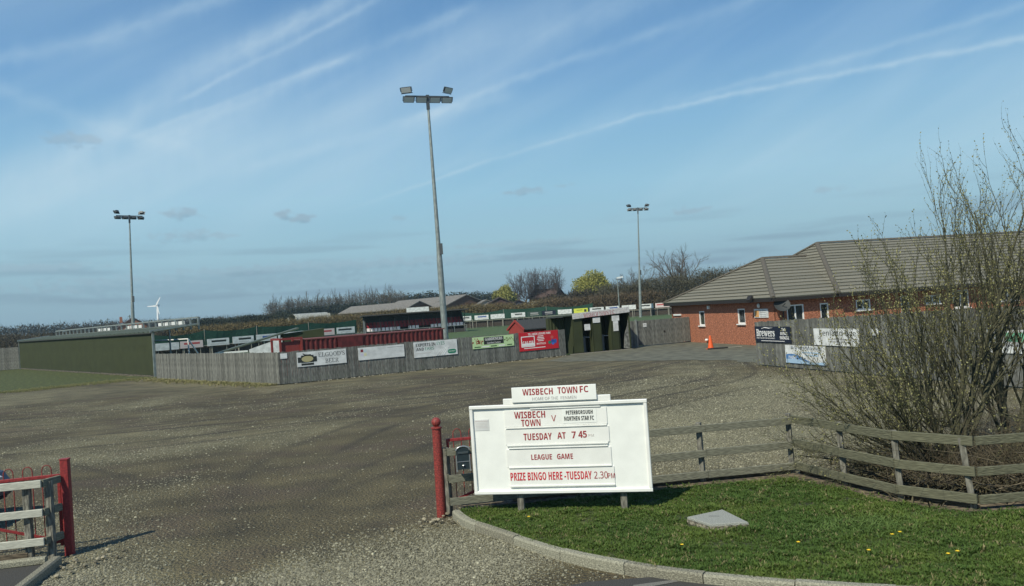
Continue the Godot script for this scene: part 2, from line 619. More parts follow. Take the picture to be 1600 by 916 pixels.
# ---------------------------------------------------------------- materials
func make_materials() -> void:
	for k in 6:
		var t: float = [0.20, 0.235, 0.27, 0.165, 0.29, 0.22][k]
		mat("grey_board_%d" % k, Color(t * 0.98, t, t * 0.9), 0.9, 0, "mid", Vector3(2.2 + k * 0.3, 0.25, 2.2 + k * 0.3), 0.6, 0.3)
	mat("grey_rail", Color(0.235, 0.235, 0.175), 0.9, 0, "mid", Vector3(0.7, 6, 0.7), 0.7, 0.4)
	mat("green_rail", Color(0.165, 0.165, 0.105), 0.9, 0, "mid", Vector3(0.7, 6, 0.7), 0.7, 0.4)
	mat("pale_rail", Color(0.56, 0.56, 0.47), 0.85, 0, "mid", Vector3(0.7, 6, 0.7), 0.82, 0.15)
	mat("post_wood", Color(0.27, 0.26, 0.215), 0.9, 0, "mid", Vector3(2.5, 0.5, 2.5), 0.55, 0.4)
	mat("gravel_board", Color(0.19, 0.15, 0.1), 0.95, 0, "mid", Vector3(0.5, 2.5, 0.5), 0.5, 0.4)
	mat("red_paint", Color(0.33, 0.035, 0.035), 0.55, 0, "mid", Vector3(2, 2, 2), 0.75)
	mat("red_worn", Color(0.36, 0.055, 0.045), 0.6, 0, "mid", Vector3(3, 3, 3), 0.6)
	mat("white_board", Color(0.83, 0.85, 0.81), 0.45, 0, "coarse", Vector3(0.7, 0.7, 0.7), 0.97)
	mat("white_trim", Color(0.80, 0.81, 0.77), 0.5, 0, "coarse", Vector3(0.7, 0.7, 0.7), 0.96)
	mat("white_panel", Color(0.76, 0.78, 0.77), 0.5, 0, "coarse", Vector3(0.5, 0.5, 0.5), 0.85)
	mat("letter_red", Color(0.30, 0.025, 0.03), 0.6)
	mat("letter_bright", Color(0.52, 0.015, 0.03), 0.6)
	mat("letter_black", Color(0.02, 0.025, 0.022), 0.6)
	mat("letter_grey", Color(0.34, 0.34, 0.34), 0.6)
	mat("letter_faint", Color(0.55, 0.52, 0.5), 0.6)
	mat("letter_white", Color(0.8, 0.8, 0.78), 0.6)
	mat("slate_box", Color(0.022, 0.035, 0.042), 0.35)
	mat("silver", Color(0.55, 0.56, 0.56), 0.3, 0.8)
	mat("dark_iron", Color(0.03, 0.025, 0.022), 0.6, 0.3)
	mat("kerb_stone", Color(0.42, 0.41, 0.31), 0.95, 0, "fine", Vector3(1.2, 1.2, 1.2), 0.6, 0.5)
	mat("kerb_stone_dark", Color(0.35, 0.335, 0.25), 0.95, 0, "fine", Vector3(1.2, 1.2, 1.2), 0.55, 0.5)
	mat("slab", Color(0.37, 0.385, 0.345), 0.95, 0, "fine", Vector3(1.5, 1.5, 1.5), 0.75, 0.4)
	mat("slab_side", Color(0.36, 0.33, 0.25), 0.95, 0, "mid", Vector3(2, 2, 2), 0.5, 1.5)
	mat("lawn_soil", Color(0.06, 0.078, 0.018), 1.0, 0, "mid", Vector3(0.7, 0.7, 0.7), 0.5, 1.0)
	mat("bare_soil", Color(0.21, 0.165, 0.105), 1.0, 0, "mid", Vector3(0.8, 0.8, 0.8), 0.5, 1.5)
	mat("asphalt", Color(0.075, 0.073, 0.066), 0.92, 0, "grit", Vector3(0.6, 0.6, 0.6), 0.6, 0.6)
	mat("apron", Color(0.135, 0.135, 0.095), 0.92, 0, "mid", Vector3(0.12, 0.12, 0.12), 0.75, 0.4)
	mat("field", Color(0.075, 0.085, 0.03), 1.0, 0, "mid", Vector3(0.05, 0.05, 0.05), 0.7)
	mat("turf", Color(0.062, 0.105, 0.030), 1.0, 0, "mid", Vector3(0.12, 0.12, 0.12), 0.8, 2.0)
	mat("verge", Color(0.085, 0.105, 0.022), 1.0, 0, "mid", Vector3(0.3, 0.3, 0.3), 0.6, 3.0)
	mat("green_steel", Color(0.034, 0.044, 0.014), 0.8, 0.0, "coarse", Vector3(0.2, 0.2, 0.2), 0.88)
	mat("green_steel_roof", Color(0.075, 0.092, 0.062), 0.6, 0.0, "coarse", Vector3(0.2, 0.2, 0.2), 0.85)
	mat("galvanised", Color(0.36, 0.40, 0.38), 0.5, 0.45, "mid", Vector3(0.6, 0.2, 0.6), 0.8)
	mat("lamp_body", Color(0.10, 0.11, 0.115), 0.45, 0.5)
	mat("lamp_glass", Color(0.7, 0.74, 0.75), 0.35, 0.1)
	mat("concrete", Color(0.36, 0.34, 0.28), 0.95, 0, "fine", Vector3(1, 1, 1), 0.6)
	mat("red_steel", Color(0.155, 0.02, 0.02), 0.6, 0, "mid", Vector3(0.5, 0.15, 0.5), 0.7)
	mat("hut_red", Color(0.34, 0.045, 0.038), 0.75, 0, "mid", Vector3(1, 1, 1), 0.8)
	mat("felt", Color(0.055, 0.06, 0.062), 0.95, 0, "mid", Vector3(1, 1, 1), 0.7)
	mat("cone", Color(0.75, 0.11, 0.02), 0.5)
	mat("rubber", Color(0.02, 0.02, 0.02), 0.85)
	mat("twig", Color(0.12, 0.118, 0.066), 0.9, 0, "mid", Vector3(2, 2, 2), 0.6)
	tinted("leafy", 0.8)
	M["leafy"].backlight_enabled = true
	M["leafy"].backlight = lin(0.25, 0.25, 0.12)
	tinted("stones", 0.95)
	tinted("dry", 0.95)
	tinted("brush", 0.95)
	var g: StandardMaterial3D = mat("glass", Color(0.03, 0.04, 0.045), 0.04)
	g.transparency = BaseMaterial3D.TRANSPARENCY_ALPHA
	g.albedo_color.a = 0.45
	mat("dark_glass", Color(0.015, 0.02, 0.022), 0.05)
	mat("navy_paint", Color(0.012, 0.018, 0.045), 0.4)
	M["navy_paint"].clearcoat_enabled = true
	M["navy_paint"].clearcoat = 0.25
	M["navy_paint"].clearcoat_roughness = 0.05


# ---------------------------------------------------------------- foreground
func kerb_line() -> Curve3D:
	var c := Curve3D.new()
	var p := [[-1.03, -12.22], [-0.86, -11.72], [-0.55, -11.22], [0.4, -9.9], [1.2, -9.16], [1.64, -8.84], [2.22, -8.52], [2.86, -8.2], [3.93, -7.84], [7, -7.3], [12, -6.9]]
	for i in p.size():
		var a: Array = p[maxi(i - 1, 0)]
		var b: Array = p[mini(i + 1, p.size() - 1)]
		var t := Vector3(b[0] - a[0], 0, b[1] - a[1]) / 6
		c.add_point(Vector3(p[i][0], 0, p[i][1]), -t, t)
	return c


func make_kerb() -> void:
	var root := Node3D.new()
	root.name = "kerb"
	root.set_meta("kind", "structure")
	add_child(root)
	var c := kerb_line()
	var s := 0.0
	var k := 0
	while s + 0.915 < c.get_baked_length():
		var b := MB.new()
		for j in 3:
			var p := c.sample_baked(s + 0.006 + j * 0.301)
			var q := c.sample_baked(s + 0.006 + (j + 1) * 0.301)
			var up := Vector3.UP * (0.012 + 0.006 * sin(k * 2.3))
			var x := (q - p).normalized()
			b.bar(p + up - x * 0.002, q + up + x * 0.002, 0.125, 0.19, 0.02)
		obj("kerb_stone", b, M["kerb_stone_dark"] if k % 3 == 1 else M["kerb_stone"], root)
		s += 0.915
		k += 1
	# the short kerbs at the other side of the entrance
	var e := MB.new()
	e.bar(Vector3(-6.32, 0.03, -11.18), Vector3(-6.1, 0.02, -9.9), 0.13, 0.14, 0.02)
	obj("kerb_stone", e, M["kerb_stone_dark"], root)
	e = MB.new()
	e.bar(Vector3(-6.5, 0.04, -11.25), Vector3(-8.6, 0.05, -10.75), 0.12, 0.1, 0.02)
	obj("kerb_stone", e, M["kerb_stone"], root)


const LAWN_BACK := [Vector2(-1.0, -12.42), Vector2(0.5, -12.6), Vector2(2.78, -12.98), Vector2(4.2, -13.1), Vector2(4.6, -12.2), Vector2(4.95, -11.25), Vector2(5.55, -10.5), Vector2(6.3, -10.5), Vector2(12, -10.9)]


func lawn_outline() -> PackedVector2Array:
	var out := PackedVector2Array()
	var c := kerb_line()
	var s := 0.25
	while s < c.get_baked_length():
		var p := c.sample_baked(s)
		out.append(Vector2(p.x, p.z))
		s += 0.25
	var back := LAWN_BACK.duplicate()
	back.reverse()
	for p in back:
		out.append(p)
	return out


func blade_tuft(count: int, tall: float, lean: float) -> ArrayMesh:
	var b := MB.new()
	for k in count:
		var a := TAU * k / count + rnd(-0.5, 0.5)
		var o := Vector3(cos(a), 0, sin(a))
		var side := o.cross(Vector3.UP) * rnd(0.003, 0.006)
		var root := o * rnd(0, 0.02)
		var h := tall * rnd(0.6, 1.1)
		var mid := root + Vector3.UP * h * 0.6 + o * lean * h * 0.35
		var tip := root + Vector3.UP * h * 0.9 + o * lean * h
		b.quad(root - side, root + side, mid + side * 0.8, mid - side * 0.8, o + Vector3.UP)
		b.tri(mid - side * 0.8, mid + side * 0.8, tip, o + Vector3.UP)
	return b.mesh()


func make_lawn() -> void:
	var outline := lawn_outline()
	setting("lawn", sheet(outline, 0.075), M["lawn_soil"])
	# bare earth left along the foot of the rails
	var strip := [Vector2(-1.0, -12.42), Vector2(1, -12.55), Vector2(2.8, -12.85), Vector2(4.1, -12.93), Vector2(4.45, -12.1), Vector2(4.8, -11.2), Vector2(5.45, -10.4), Vector2(6.3, -10.38), Vector2(9, -10.5), Vector2(9, -11.1), Vector2(6.2, -10.8), Vector2(5.7, -10.75), Vector2(5.1, -11.35), Vector2(4.7, -12.4), Vector2(4.3, -13.35), Vector2(2.8, -13.2), Vector2(-1.0, -12.75)]
	setting("bare_earth", sheet(ragged(strip, 0.22, 0.14), 0.082), M["bare_soil"])
	var where := []
	var tints := []
	var seen_in := PackedVector2Array(outline)
	var tries := 0
	while where.size() < 62000 and tries < 400000:
		tries += 1
		var x := rnd(-1.0, 8.5)
		var z := rnd(-13.1, -7.2)
		if not Geometry2D.is_point_in_polygon(Vector2(x, z), seen_in):
			continue
		var thin := relief.get_noise_2d(x * 2.2, z * 2.2)
		var foot := 10.0
		for i in LAWN_BACK.size() - 1:
			foot = minf(foot, Geometry2D.get_closest_point_to_segment(Vector2(x, z), LAWN_BACK[i], LAWN_BACK[i + 1]).distance_to(Vector2(x, z)))
		if foot < 0.16 + 0.1 * thin and rng.randf() < 0.93:
			continue
		if absf(x - 2.38) + absf(z + 10.65) < 0.42:
			continue
		var t := relief.get_noise_2d(x * 1.1 + 50, z * 1.1)
		var s := rnd(0.5, 1.15) * (1.0 + 0.5 * thin)
		if relief.get_noise_2d(x * 4 + 200, z * 4) > 0.28:
			s *= rnd(1.05, 1.45)
		elif relief.get_noise_2d(x * 3 + 400, z * 3) > 0.3 and rng.randf() < 0.7:
			continue
		where.append(Transform3D(Basis(Vector3.UP, rnd(0, TAU)).scaled(Vector3(s, s * rnd(0.7, 1.2), s)), Vector3(x, 0.073, z)))
		var g := Color(0.048, 0.098, 0.011).lerp(Color(0.092, 0.14, 0.018), clampf(0.4 + t + rnd(-0.3, 0.3), 0, 1))
		if rng.randf() < 0.05 + maxf(0, thin) * 0.12:
			g = Color(0.24, 0.21, 0.1)
		tints.append(g)
	var grass := scatter("grass", blade_tuft(7, 0.044, 0.75), where, tints, M["leafy"])
	tag(grass, "short green grass covering the kerbed corner below the rails", "grass", "", "stuff")
	# a coarser patch of clover-like weed near the right-hand posts
	where = []
	tints = []
	for k in 420:
		var p := Vector2(4.15, -10.15) + Vector2(rng.randfn(0, 0.42), rng.randfn(0, 0.22))
		where.append(Transform3D(Basis(Vector3.UP, rnd(0, TAU)).scaled(Vector3.ONE * rnd(0.8, 1.5)), Vector3(p.x, 0.073, p.y)))
		tints.append(Color(0.07, 0.13, 0.022).lerp(Color(0.12, 0.18, 0.04), rng.randf()))
	tag(scatter("weeds", blade_tuft(5, 0.05, 1.6), where, tints, M["leafy"]), "brighter broad-leaved weeds in the grass below the right-hand rails", "weeds", "", "stuff")
	var at := [[3.02, -9.4, "alone near the middle of the grass"], [4.1, -9.45, "left of two close together on the right of the grass"], [4.22, -9.52, "right of two close together on the right of the grass"], [3.62, -8.95, "single one between the slab and the right-hand kerb"], [4.45, -8.72, "in the cluster near the right-hand kerb, highest"], [4.32, -8.66, "in the cluster near the right-hand kerb, leftmost"], [0.02, -11.35, "by the kerb below the left sign post"], [1.75, -9.6, "left of the others, below the concrete slab"]]
	for d in at:
		var t := thing("dandelion", "yellow dandelion flower " + d[2], "flower", Vector3(d[0], 0.075, d[1]), rnd(0, 6), "dandelions in the grass")
		var st := MB.new()
		st.tube(PackedVector3Array([Vector3.ZERO, Vector3(0.004, 0.04, 0), Vector3(0.0, 0.075, 0.004)]), PackedFloat32Array([0.003, 0.003, 0.003]), 5)
		obj("stem", st, mat("stem_green", Color(0.1, 0.18, 0.05)), t)
		var f := MB.new()
		for k in 14:
			var a := TAU * k / 14
			var o := Vector3(cos(a), 0.25 + 0.2 * (k % 2), sin(a)).normalized()
			var s := o.cross(Vector3.UP).normalized() * 0.006
			f.quad(Vector3(0, 0.074, 0) - s * 0.3, Vector3(0, 0.074, 0) + s * 0.3, Vector3(0, 0.076, 0) + o * 0.022 + s, Vector3(0, 0.076, 0) + o * 0.022 - s, Vector3.UP)
		obj("petals", f, mat("petal", Color(0.78, 0.55, 0.03)), t)


func make_slab() -> void:
	# a concrete inspection cover set on a rough cast collar
	var t := thing("inspection_cover", "square grey concrete slab set proud of the grass", "slab", Vector3(2.39, 0.07, -10.67), 0.0)
	var p := [Vector2(-0.36, -0.08), Vector2(-0.13, 0.36), Vector2(0.33, 0.36), Vector2(0.17, -0.36)]
	p = [Vector2(-0.34, -0.10), Vector2(-0.14, 0.33), Vector2(0.34, 0.34), Vector2(0.19, -0.36)]
	for k in [[0.0, 0.062, 1.0, "collar", "slab_side"], [0.062, 0.09, 0.985, "cover", "slab"]]:
		var b := MB.new()
		var top := []
		for i in 4:
			var a: Vector2 = p[i]
			var d: Vector2 = p[(i + 1) % 4]
			for j in 8:
				var q: Vector2 = a.lerp(d, j / 8.0) * k[2]
				if k[3] == "collar":
					q *= 1.0 + 0.05 * relief.get_noise_2d(q.x * 14, q.y * 14)
				top.append(q)
		for i in top.size():
			var a: Vector2 = top[i]
			var d: Vector2 = top[(i + 1) % top.size()]
			var o := Vector3(a.x, 0, a.y)
			b.quad(Vector3(a.x, k[0], a.y), Vector3(d.x, k[0], d.y), Vector3(d.x * 0.99, k[1] - 0.006, d.y * 0.99), Vector3(a.x * 0.99, k[1] - 0.006, a.y * 0.99), o)
			b.quad(Vector3(a.x * 0.99, k[1] - 0.006, a.y * 0.99), Vector3(d.x * 0.99, k[1] - 0.006, d.y * 0.99), Vector3(d.x * 0.96, k[1], d.y * 0.96), Vector3(a.x * 0.96, k[1], a.y * 0.96), o + Vector3.UP)
			b.tri(Vector3(a.x * 0.96, k[1], a.y * 0.96), Vector3(d.x * 0.96, k[1], d.y * 0.96), Vector3(0, k[1], 0), Vector3.UP)
		obj(k[3], b, M[k[4]], t)
	var h := MB.new()
	h.bar(Vector3(-0.07, 0.091, -0.05), Vector3(0.06, 0.091, -0.02), 0.035, 0.01, 0.003)
	obj("lifting_recess", h, mat("recess", Color(0.17, 0.18, 0.17), 0.9), t)


func make_sign() -> void:
	var L := Vector3(-0.73, 0, -12.1)
	var R := Vector3(1.755, 0, -11.55)
	var t := thing("notice_board", "large white club fixture board on timber posts beside the entrance", "sign", Vector3(L.x, 0.0, L.z), turn_of(L, R))
	var y0 := 0.335
	var face := Node3D.new()
	var b := MB.new()
	b.box(Vector3(1.275, y0 + 0.64, -0.02), Vector3(2.53, 1.26, 0.03))
	obj("panel", b, M["white_board"], t)
	for k in [[Vector3(0, y0 + 0.025, 0), Vector3(2.55, y0 + 0.025, 0)], [Vector3(0, y0 + 1.255, 0), Vector3(2.55, y0 + 1.255, 0)]]:
		b = MB.new()
		b.bar(k[0], k[1], 0.06, 0.05, 0.008)
		obj("frame_bar", b, M["white_trim"], t)
	for x in [0.024, 2.526]:
		b = MB.new()
		b.bar(Vector3(x, y0 + 0.052, 0), Vector3(x, y0 + 1.228, 0), 0.058, 0.048, 0.008, Vector3.RIGHT)
		obj("frame_bar", b, M["white_trim"], t)
	# three-post header
	b = MB.new()
	b.bar(Vector3(0.51, y0 + 1.322, -0.01), Vector3(2.05, y0 + 1.322, -0.01), 0.05, 0.082, 0.006)
	obj("ledge", b, M["white_trim"], t)
	var hd := MB.new()
	hd.bar(Vector3(0.652, y0 + 1.415, 0.035), Vector3(1.863, y0 + 1.415, 0.035), 0.025, 0.215, 0.004)
	var header := obj("header", hd, M["white_board"], t)
	words(header, "WISBECH", Vector3(1.03, y0 + 1.452, 0.0485), 0.44, 0.09, M["letter_red"], "Droid Sans", 700)
	words(header, "TOWN", Vector3(1.46, y0 + 1.456, 0.0485), 0.28, 0.09, M["letter_red"], "Droid Sans", 700)
	words(header, "FC", Vector3(1.695, y0 + 1.46, 0.0485), 0.12, 0.09, M["letter_red"], "Droid Sans", 700)
	words(header, "HOME OF THE  FENMEN", Vector3(1.263, y0 + 1.352, 0.0485), 0.63, 0.042, M["letter_grey"])
	# the slide-in strips and their rails
	for k in [[1.25, 1.075, 1.47, 0.235], [1.255, 0.818, 1.49, 0.225], [1.26, 0.512, 1.5, 0.25], [1.285, 0.243, 1.5, 0.245]]:
		b = MB.new()
		b.bar(Vector3(k[0] - k[2] / 2, y0 + k[1], 0.001), Vector3(k[0] + k[2] / 2, y0 + k[1], 0.001), 0.014, k[3], 0.002)
		obj("strip", b, M["white_trim"], t)
	for k in [[1.25, 0.943, 1.45, 0.022], [1.252, 0.692, 1.45, 0.024], [1.26, 0.652, 1.42, 0.02], [1.268, 0.376, 1.48, 0.022], [1.286, 0.108, 1.5, 0.026], [1.4, 1.205, 1.0, 0.014]]:
		b = MB.new()
		b.bar(Vector3(k[0] - k[2] / 2, y0 + k[1], 0.008), Vector3(k[0] + k[2] / 2, y0 + k[1], 0.008), 0.03, k[3], 0.004)
		obj("rail", b, M["white_trim"], t)
	b = MB.new()
	b.box(Vector3(1.6, y0 + 1.085, 0.009), Vector3(0.48, 0.2, 0.006))
	obj("name_plate", b, M["white_board"], t)
	var z := 0.0095
	words(t, "WISBECH", Vector3(0.885, y0 + 1.125, z), 0.45, 0.095, M["letter_red"], "Droid Sans", 700)
	words(t, "TOWN", Vector3(0.895, y0 + 1.01, z), 0.28, 0.095, M["letter_red"], "Droid Sans", 700)
	words(t, "V", Vector3(1.23, y0 + 1.062, z), 0.068, 0.085, M["letter_red"])
	words(t, "PETERBOROUGH", Vector3(1.6, y0 + 1.135, z + 0.005), 0.38, 0.055, M["letter_black"], "Droid Sans", 700)
	words(t, "NORTHEN STAR FC", Vector3(1.592, y0 + 1.05, z + 0.005), 0.42, 0.06, M["letter_black"], "Droid Sans", 700)
	words(t, "TUESDAY", Vector3(0.98, y0 + 0.81, z), 0.41, 0.095, M["letter_red"], "Droid Sans", 700)
	words(t, "AT", Vector3(1.325, y0 + 0.815, z), 0.12, 0.09, M["letter_red"], "Droid Sans", 700)
	words(t, "7", Vector3(1.5, y0 + 0.818, z), 0.06, 0.095, M["letter_red"], "Droid Sans", 700)
	words(t, "45", Vector3(1.625, y0 + 0.822, z), 0.12, 0.095, M["letter_red"], "Droid Sans", 700)
	words(t, "PM", Vector3(1.745, y0 + 0.805, z), 0.075, 0.036, M["letter_faint"])
	words(t, "LEAGUE   GAME", Vector3(1.167, y0 + 0.519, z), 0.6, 0.075, M["letter_red"], "Droid Sans", 700)
	words(t, "PRIZE BINGO HERE -TUESDAY", Vector3(1.13, y0 + 0.248, z), 1.17, 0.112, M["letter_bright"], "Droid Sans", 700)
	words(t, "2.30", Vector3(1.845, y0 + 0.244, z), 0.19, 0.1, M["letter_red"])
	words(t, "PM", Vector3(1.99, y0 + 0.232, z), 0.095, 0.07, M["letter_red"])
	b = MB.new()
	b.box(Vector3(0.165, y0 + 1.0, -0.002), Vector3(0.22, 0.16, 0.004))
	var n := obj("small_notice", b, M["white_panel"], t)
	plank("heading_line", n, Vector3(0.165, y0 + 1.058, 0.001), Vector3(0.19, 0.014, 0.003), M["letter_faint"])
	for k in 4:
		plank("text_line", n, Vector3(0.165, y0 + 1.03 - k * 0.022, 0.001), Vector3(0.18, 0.005, 0.002), M["letter_faint"])
	for x in [0.66, 1.28 + 0.86]:
		b = MB.new()
		b.bar(Vector3(x - 0.005, -0.1, -0.075), Vector3(x, y0 + 1.28, -0.075), 0.075, 0.09, 0.006, Vector3.RIGHT)
		obj("post", b, M["post_wood"], t)


# a bow-topped leaf: hoops above a top rail, round bars down to a bottom rail, one diagonal brace; local x runs away from the hinge
func bow_gate(t: Node3D, length: float, way: float) -> void:
	for y in [0.16, 1.08]:
		var b := MB.new()
		b.bar(Vector3(0, y, 0), Vector3(length * way, y, 0), 0.03, 0.045, 0.004)
		obj("rail", b, M["red_paint"], t)
	for x in [0.0, length]:
		var b := MB.new()
		b.bar(Vector3(x * way, 0.1, 0), Vector3(x * way, 1.1, 0), 0.04, 0.04, 0.004, Vector3.RIGHT)
		obj("stile", b, M["red_paint"], t)
	var x := 0.09
	while x < length - 0.2:
		var hoop := MB.new()
		var p := PackedVector3Array()
		var r := PackedFloat32Array()
		p.append(Vector3(x * way, 0.14, 0.0))
		for k in 9:
			var a := PI - PI * k / 8
			p.append(Vector3((x + 0.06 + 0.06 * cos(a)) * way, 1.17 + 0.07 * sin(a), 0))
		p.append(Vector3((x + 0.12) * way, 0.14, 0.0))
		for k in p.size():
			r.append(0.0075)
		hoop.tube(p, r, 6)
		obj("hoop_bar", hoop, M["red_worn"], t)
		x += 0.24
	var d := MB.new()
	d.bar(Vector3(0.1 * way, 0.2, 0.025), Vector3((length - 0.1) * way, 1.02, 0.025), 0.012, 0.04, 0.003)
	obj("brace", d, M["red_paint"], t)


func make_gates() -> void:
	# right-hand side: round-headed post, leaf folded back along the rails
	var t := thing("gate_post", "round red gate post topped with a ball beside the fixture board", "gate post", Vector3(-1.27, 0, -12.41))
	t.rotation_degrees.z = -0.5
	var b := MB.new()
	b.lathe([Vector2(0.0, -0.1), Vector2(0.068, -0.1), Vector2(0.068, 1.28), Vector2(0.0, 1.285)], 20)
	obj("shaft", b, M["red_worn"], t)
	b = MB.new()
	b.lathe([Vector2(0.03, 1.27), Vector2(0.082, 1.285), Vector2(0.082, 1.305), Vector2(0.03, 1.318)], 20)
	obj("collar", b, M["red_worn"], t)
	b = MB.new()
	var ball := []
	for k in 13:
		ball.append(Vector2(0.07 * sin(PI * k / 12), 1.38 - 0.07 * cos(PI * k / 12)))
	b.lathe(ball, 20)
	obj("ball", b, M["red_worn"], t)
	t = thing("metal_gate", "red bow-topped metal gate folded back behind the fixture board", "gate", Vector3(-1.12, 0, -12.53), turn_of(Vector3(-1.12, 0, -12.53), Vector3(4.2, 0, -13.4)))
	bow_gate(t, 2.6, 1.0)
	# left-hand side: square post, leaf running out of the frame
	t = thing("gate_post", "square red metal gate post at the left of the entrance", "gate post", Vector3(-6.43, 0, -11.72), 0.18)
	b = MB.new()
	b.bar(Vector3(0, -0.1, 0), Vector3(0, 1.3, 0), 0.11, 0.11, 0.01, Vector3.RIGHT)
	obj("shaft", b, M["red_paint"], t)
	b = MB.new()
	b.bar(Vector3(0, 1.301, 0), Vector3(0, 1.315, 0), 0.12, 0.12, 0.006, Vector3.RIGHT)
	obj("cap", b, M["red_paint"], t)
	t = thing("metal_gate", "red bow-topped metal gate folded back behind the pale rails, left edge", "gate", Vector3(-6.54, 0, -11.74), turn_of(Vector3(-6.54, 0, -11.74), Vector3(-9.3, 0, -11.0)) - PI)
	bow_gate(t, 2.6, -1.0)


func rail_fence(t: Node3D, pts: Array, posts: Array, tops: Array, m: String, wide := 0.1) -> void:
	# rails on the near face of the posts, from point to point
	for y in tops:
		for i in pts.size() - 1:
			var p: Vector3 = pts[i]
			var q: Vector3 = pts[i + 1]
			var x := (q - p).normalized()
			var b := MB.new()
			var jog := Vector3.UP * rnd(-0.008, 0.008)
			b.bar(p + Vector3.UP * y + jog, q + Vector3.UP * y - x * 0.006 + jog, 0.038, wide, 0.004)
			obj("rail", b, M[m], t)
	for k in posts:
		var b := MB.new()
		var a: Vector3 = k[0]
		var lean := Vector3(k[2] if k.size() > 2 else 0.0, 0, 0)
		b.bar(a + Vector3.DOWN * 0.15, a + Vector3.UP * k[1] + lean, 0.1, 0.075, 0.006, Vector3(1, 0, 0.5).normalized())
		obj("post", b, M["post_wood"], t)


func make_rails() -> void:
	var t := thing("timber_fence", "weathered three-rail timber fence edging the grass corner", "fence")
	var front := [Vector3(-1.12, 0, -12.36), Vector3(0.85, 0, -12.70), Vector3(2.86, 0, -13.02), Vector3(4.27, 0, -13.2)]
	rail_fence(t, front, [[Vector3(-1.15, 0, -12.44), 0.98], [Vector3(0.85, 0, -12.78), 1.0], [Vector3(2.80, 0, -13.1), 1.0, -0.02], [Vector3(4.27, 0, -13.3), 1.02, -0.02]], [0.2, 0.53, 0.92], "grey_rail", 0.11)
	var side := [Vector3(4.272, 0, -13.19), Vector3(4.61, 0, -12.19), Vector3(4.97, 0, -11.2), Vector3(5.62, 0, -10.42)]
	rail_fence(t, side, [[Vector3(4.7, 0, -12.25), 1.0, -0.05], [Vector3(5.06, 0, -11.25), 1.0, -0.06], [Vector3(5.66, 0, -10.56), 0.98, -0.12]], [0.22, 0.57, 0.95], "green_rail", 0.12)
	rail_fence(t, [Vector3(5.64, 0, -10.42), Vector3(7.4, 0, -10.5), Vector3(9.4, 0, -10.6)], [[Vector3(7.4, 0, -10.6), 1.0], [Vector3(9.4, 0, -10.7), 1.0]], [0.22, 0.57, 0.95], "green_rail", 0.11)
	# the return to the gate post
	for y in [0.2, 0.55, 0.93]:
		var b := MB.new()
		b.bar(Vector3(-1.13, y, -12.38), Vector3(-1.24, y, -12.58), 0.038, 0.1, 0.004)
		obj("rail", b, M["grey_rail"], t)
	# gravel boards holding the earth back at the foot
	for k in [[Vector3(-0.2, 0.09, -12.64), Vector3(2.8, 0.1, -13.12)], [Vector3(2.83, 0.1, -13.13), Vector3(4.25, 0.1, -13.28)], [Vector3(4.36, 0.07, -13.2), Vector3(5.1, 0.07, -11.2)], [Vector3(5.12, 0.07, -11.18), Vector3(5.68, 0.06, -10.5)]]:
		var b := MB.new()
		b.bar(k[0], k[1], 0.03, 0.13, 0.004)
		obj("foot_board", b, M["gravel_board"], t)
	t = thing("timber_fence", "pale three-rail timber fence in front of the left-hand red gate", "fence")
	var c := Vector3(-6.56, 0, -11.33)
	var d := Vector3(-9.6, 0, -10.72)
	for k in [[0.27, "pale_rail"], [0.66, "pale_rail"], [1.05, "pale_rail"]]:
		var b := MB.new()
		b.bar(d + Vector3.UP * k[0], c + Vector3.UP * k[0], 0.04, 0.1, 0.004)
		obj("rail", b, M[k[1]], t)
		b = MB.new()
		b.bar(c + Vector3.UP * k[0] + Vector3(0.005, 0, -0.024), Vector3(-6.47, k[0], -11.64), 0.04, 0.1, 0.004)
		obj("rail", b, M["grey_rail"], t)
	for p in [Vector3(-6.78, 0, -11.37), Vector3(-8.4, 0, -11.03), Vector3(-6.53, 0, -11.46)]:
		var b := MB.new()
		b.bar(p + Vector3.DOWN * 0.15, p + Vector3.UP * 1.06, 0.08, 0.09, 0.006, Vector3.RIGHT)
		obj("post", b, M["post_wood"], t)
	var f := MB.new()
	f.bar(Vector3(-9.6, 0.11, -10.72), Vector3(-6.75, 0.1, -11.26), 0.03, 0.1, 0.004)
	obj("foot_board", f, M["gravel_board"], t)
	# the post box
	t = thing("letter_box", "dark slate letter box with silver arched trim on the rails", "letter box", Vector3(-0.9, 0.83, -12.36), turn_of(Vector3(-1.12, 0, -12.36), Vector3(0.85, 0, -12.70)))
	var poly := PackedVector2Array([Vector2(-0.095, -0.15), Vector2(0.095, -0.15), Vector2(0.095, 0.13)])
	for k in range(1, 8):
		poly.append(Vector2(0.095 * cos(PI * k / 8), 0.13 + 0.055 * sin(PI * k / 8)))
	poly.append(Vector2(-0.095, 0.13))
	var b := MB.new()
	b.prism(poly, 0.09)
	obj("case", b, M["slate_box"], t, Vector3(0, 0, 0.11))
	b = MB.new()
	var arc := PackedVector3Array()
	var rad := PackedFloat32Array()
	for k in 11:
		var a := PI * (0.03 + 0.94 * k / 10)
		arc.append(Vector3(0.098 * cos(a), 0.13 + 0.06 * sin(a), 0.112))
		rad.append(0.011)
	b.tube(arc, rad, 8, true)
	obj("arched_trim", b, M["silver"], t)
	for x in [-0.098, 0.098]:
		b = MB.new()
		b.bar(Vector3(x, -0.17, 0.112), Vector3(x, 0.06, 0.112), 0.016, 0.016, 0.003, Vector3.RIGHT)
		b.box(Vector3(x, -0.165, 0.114), Vector3(0.024, 0.025, 0.02))
		obj("side_bar", b, M["silver"], t)
	b = MB.new()
	b.bar(Vector3(-0.075, 0.095, 0.113), Vector3(0.075, 0.095, 0.113), 0.02, 0.03, 0.004)
	obj("slot_flap", b, mat("slate_edge", Color(0.05, 0.065, 0.07), 0.4), t)
	b = MB.new()
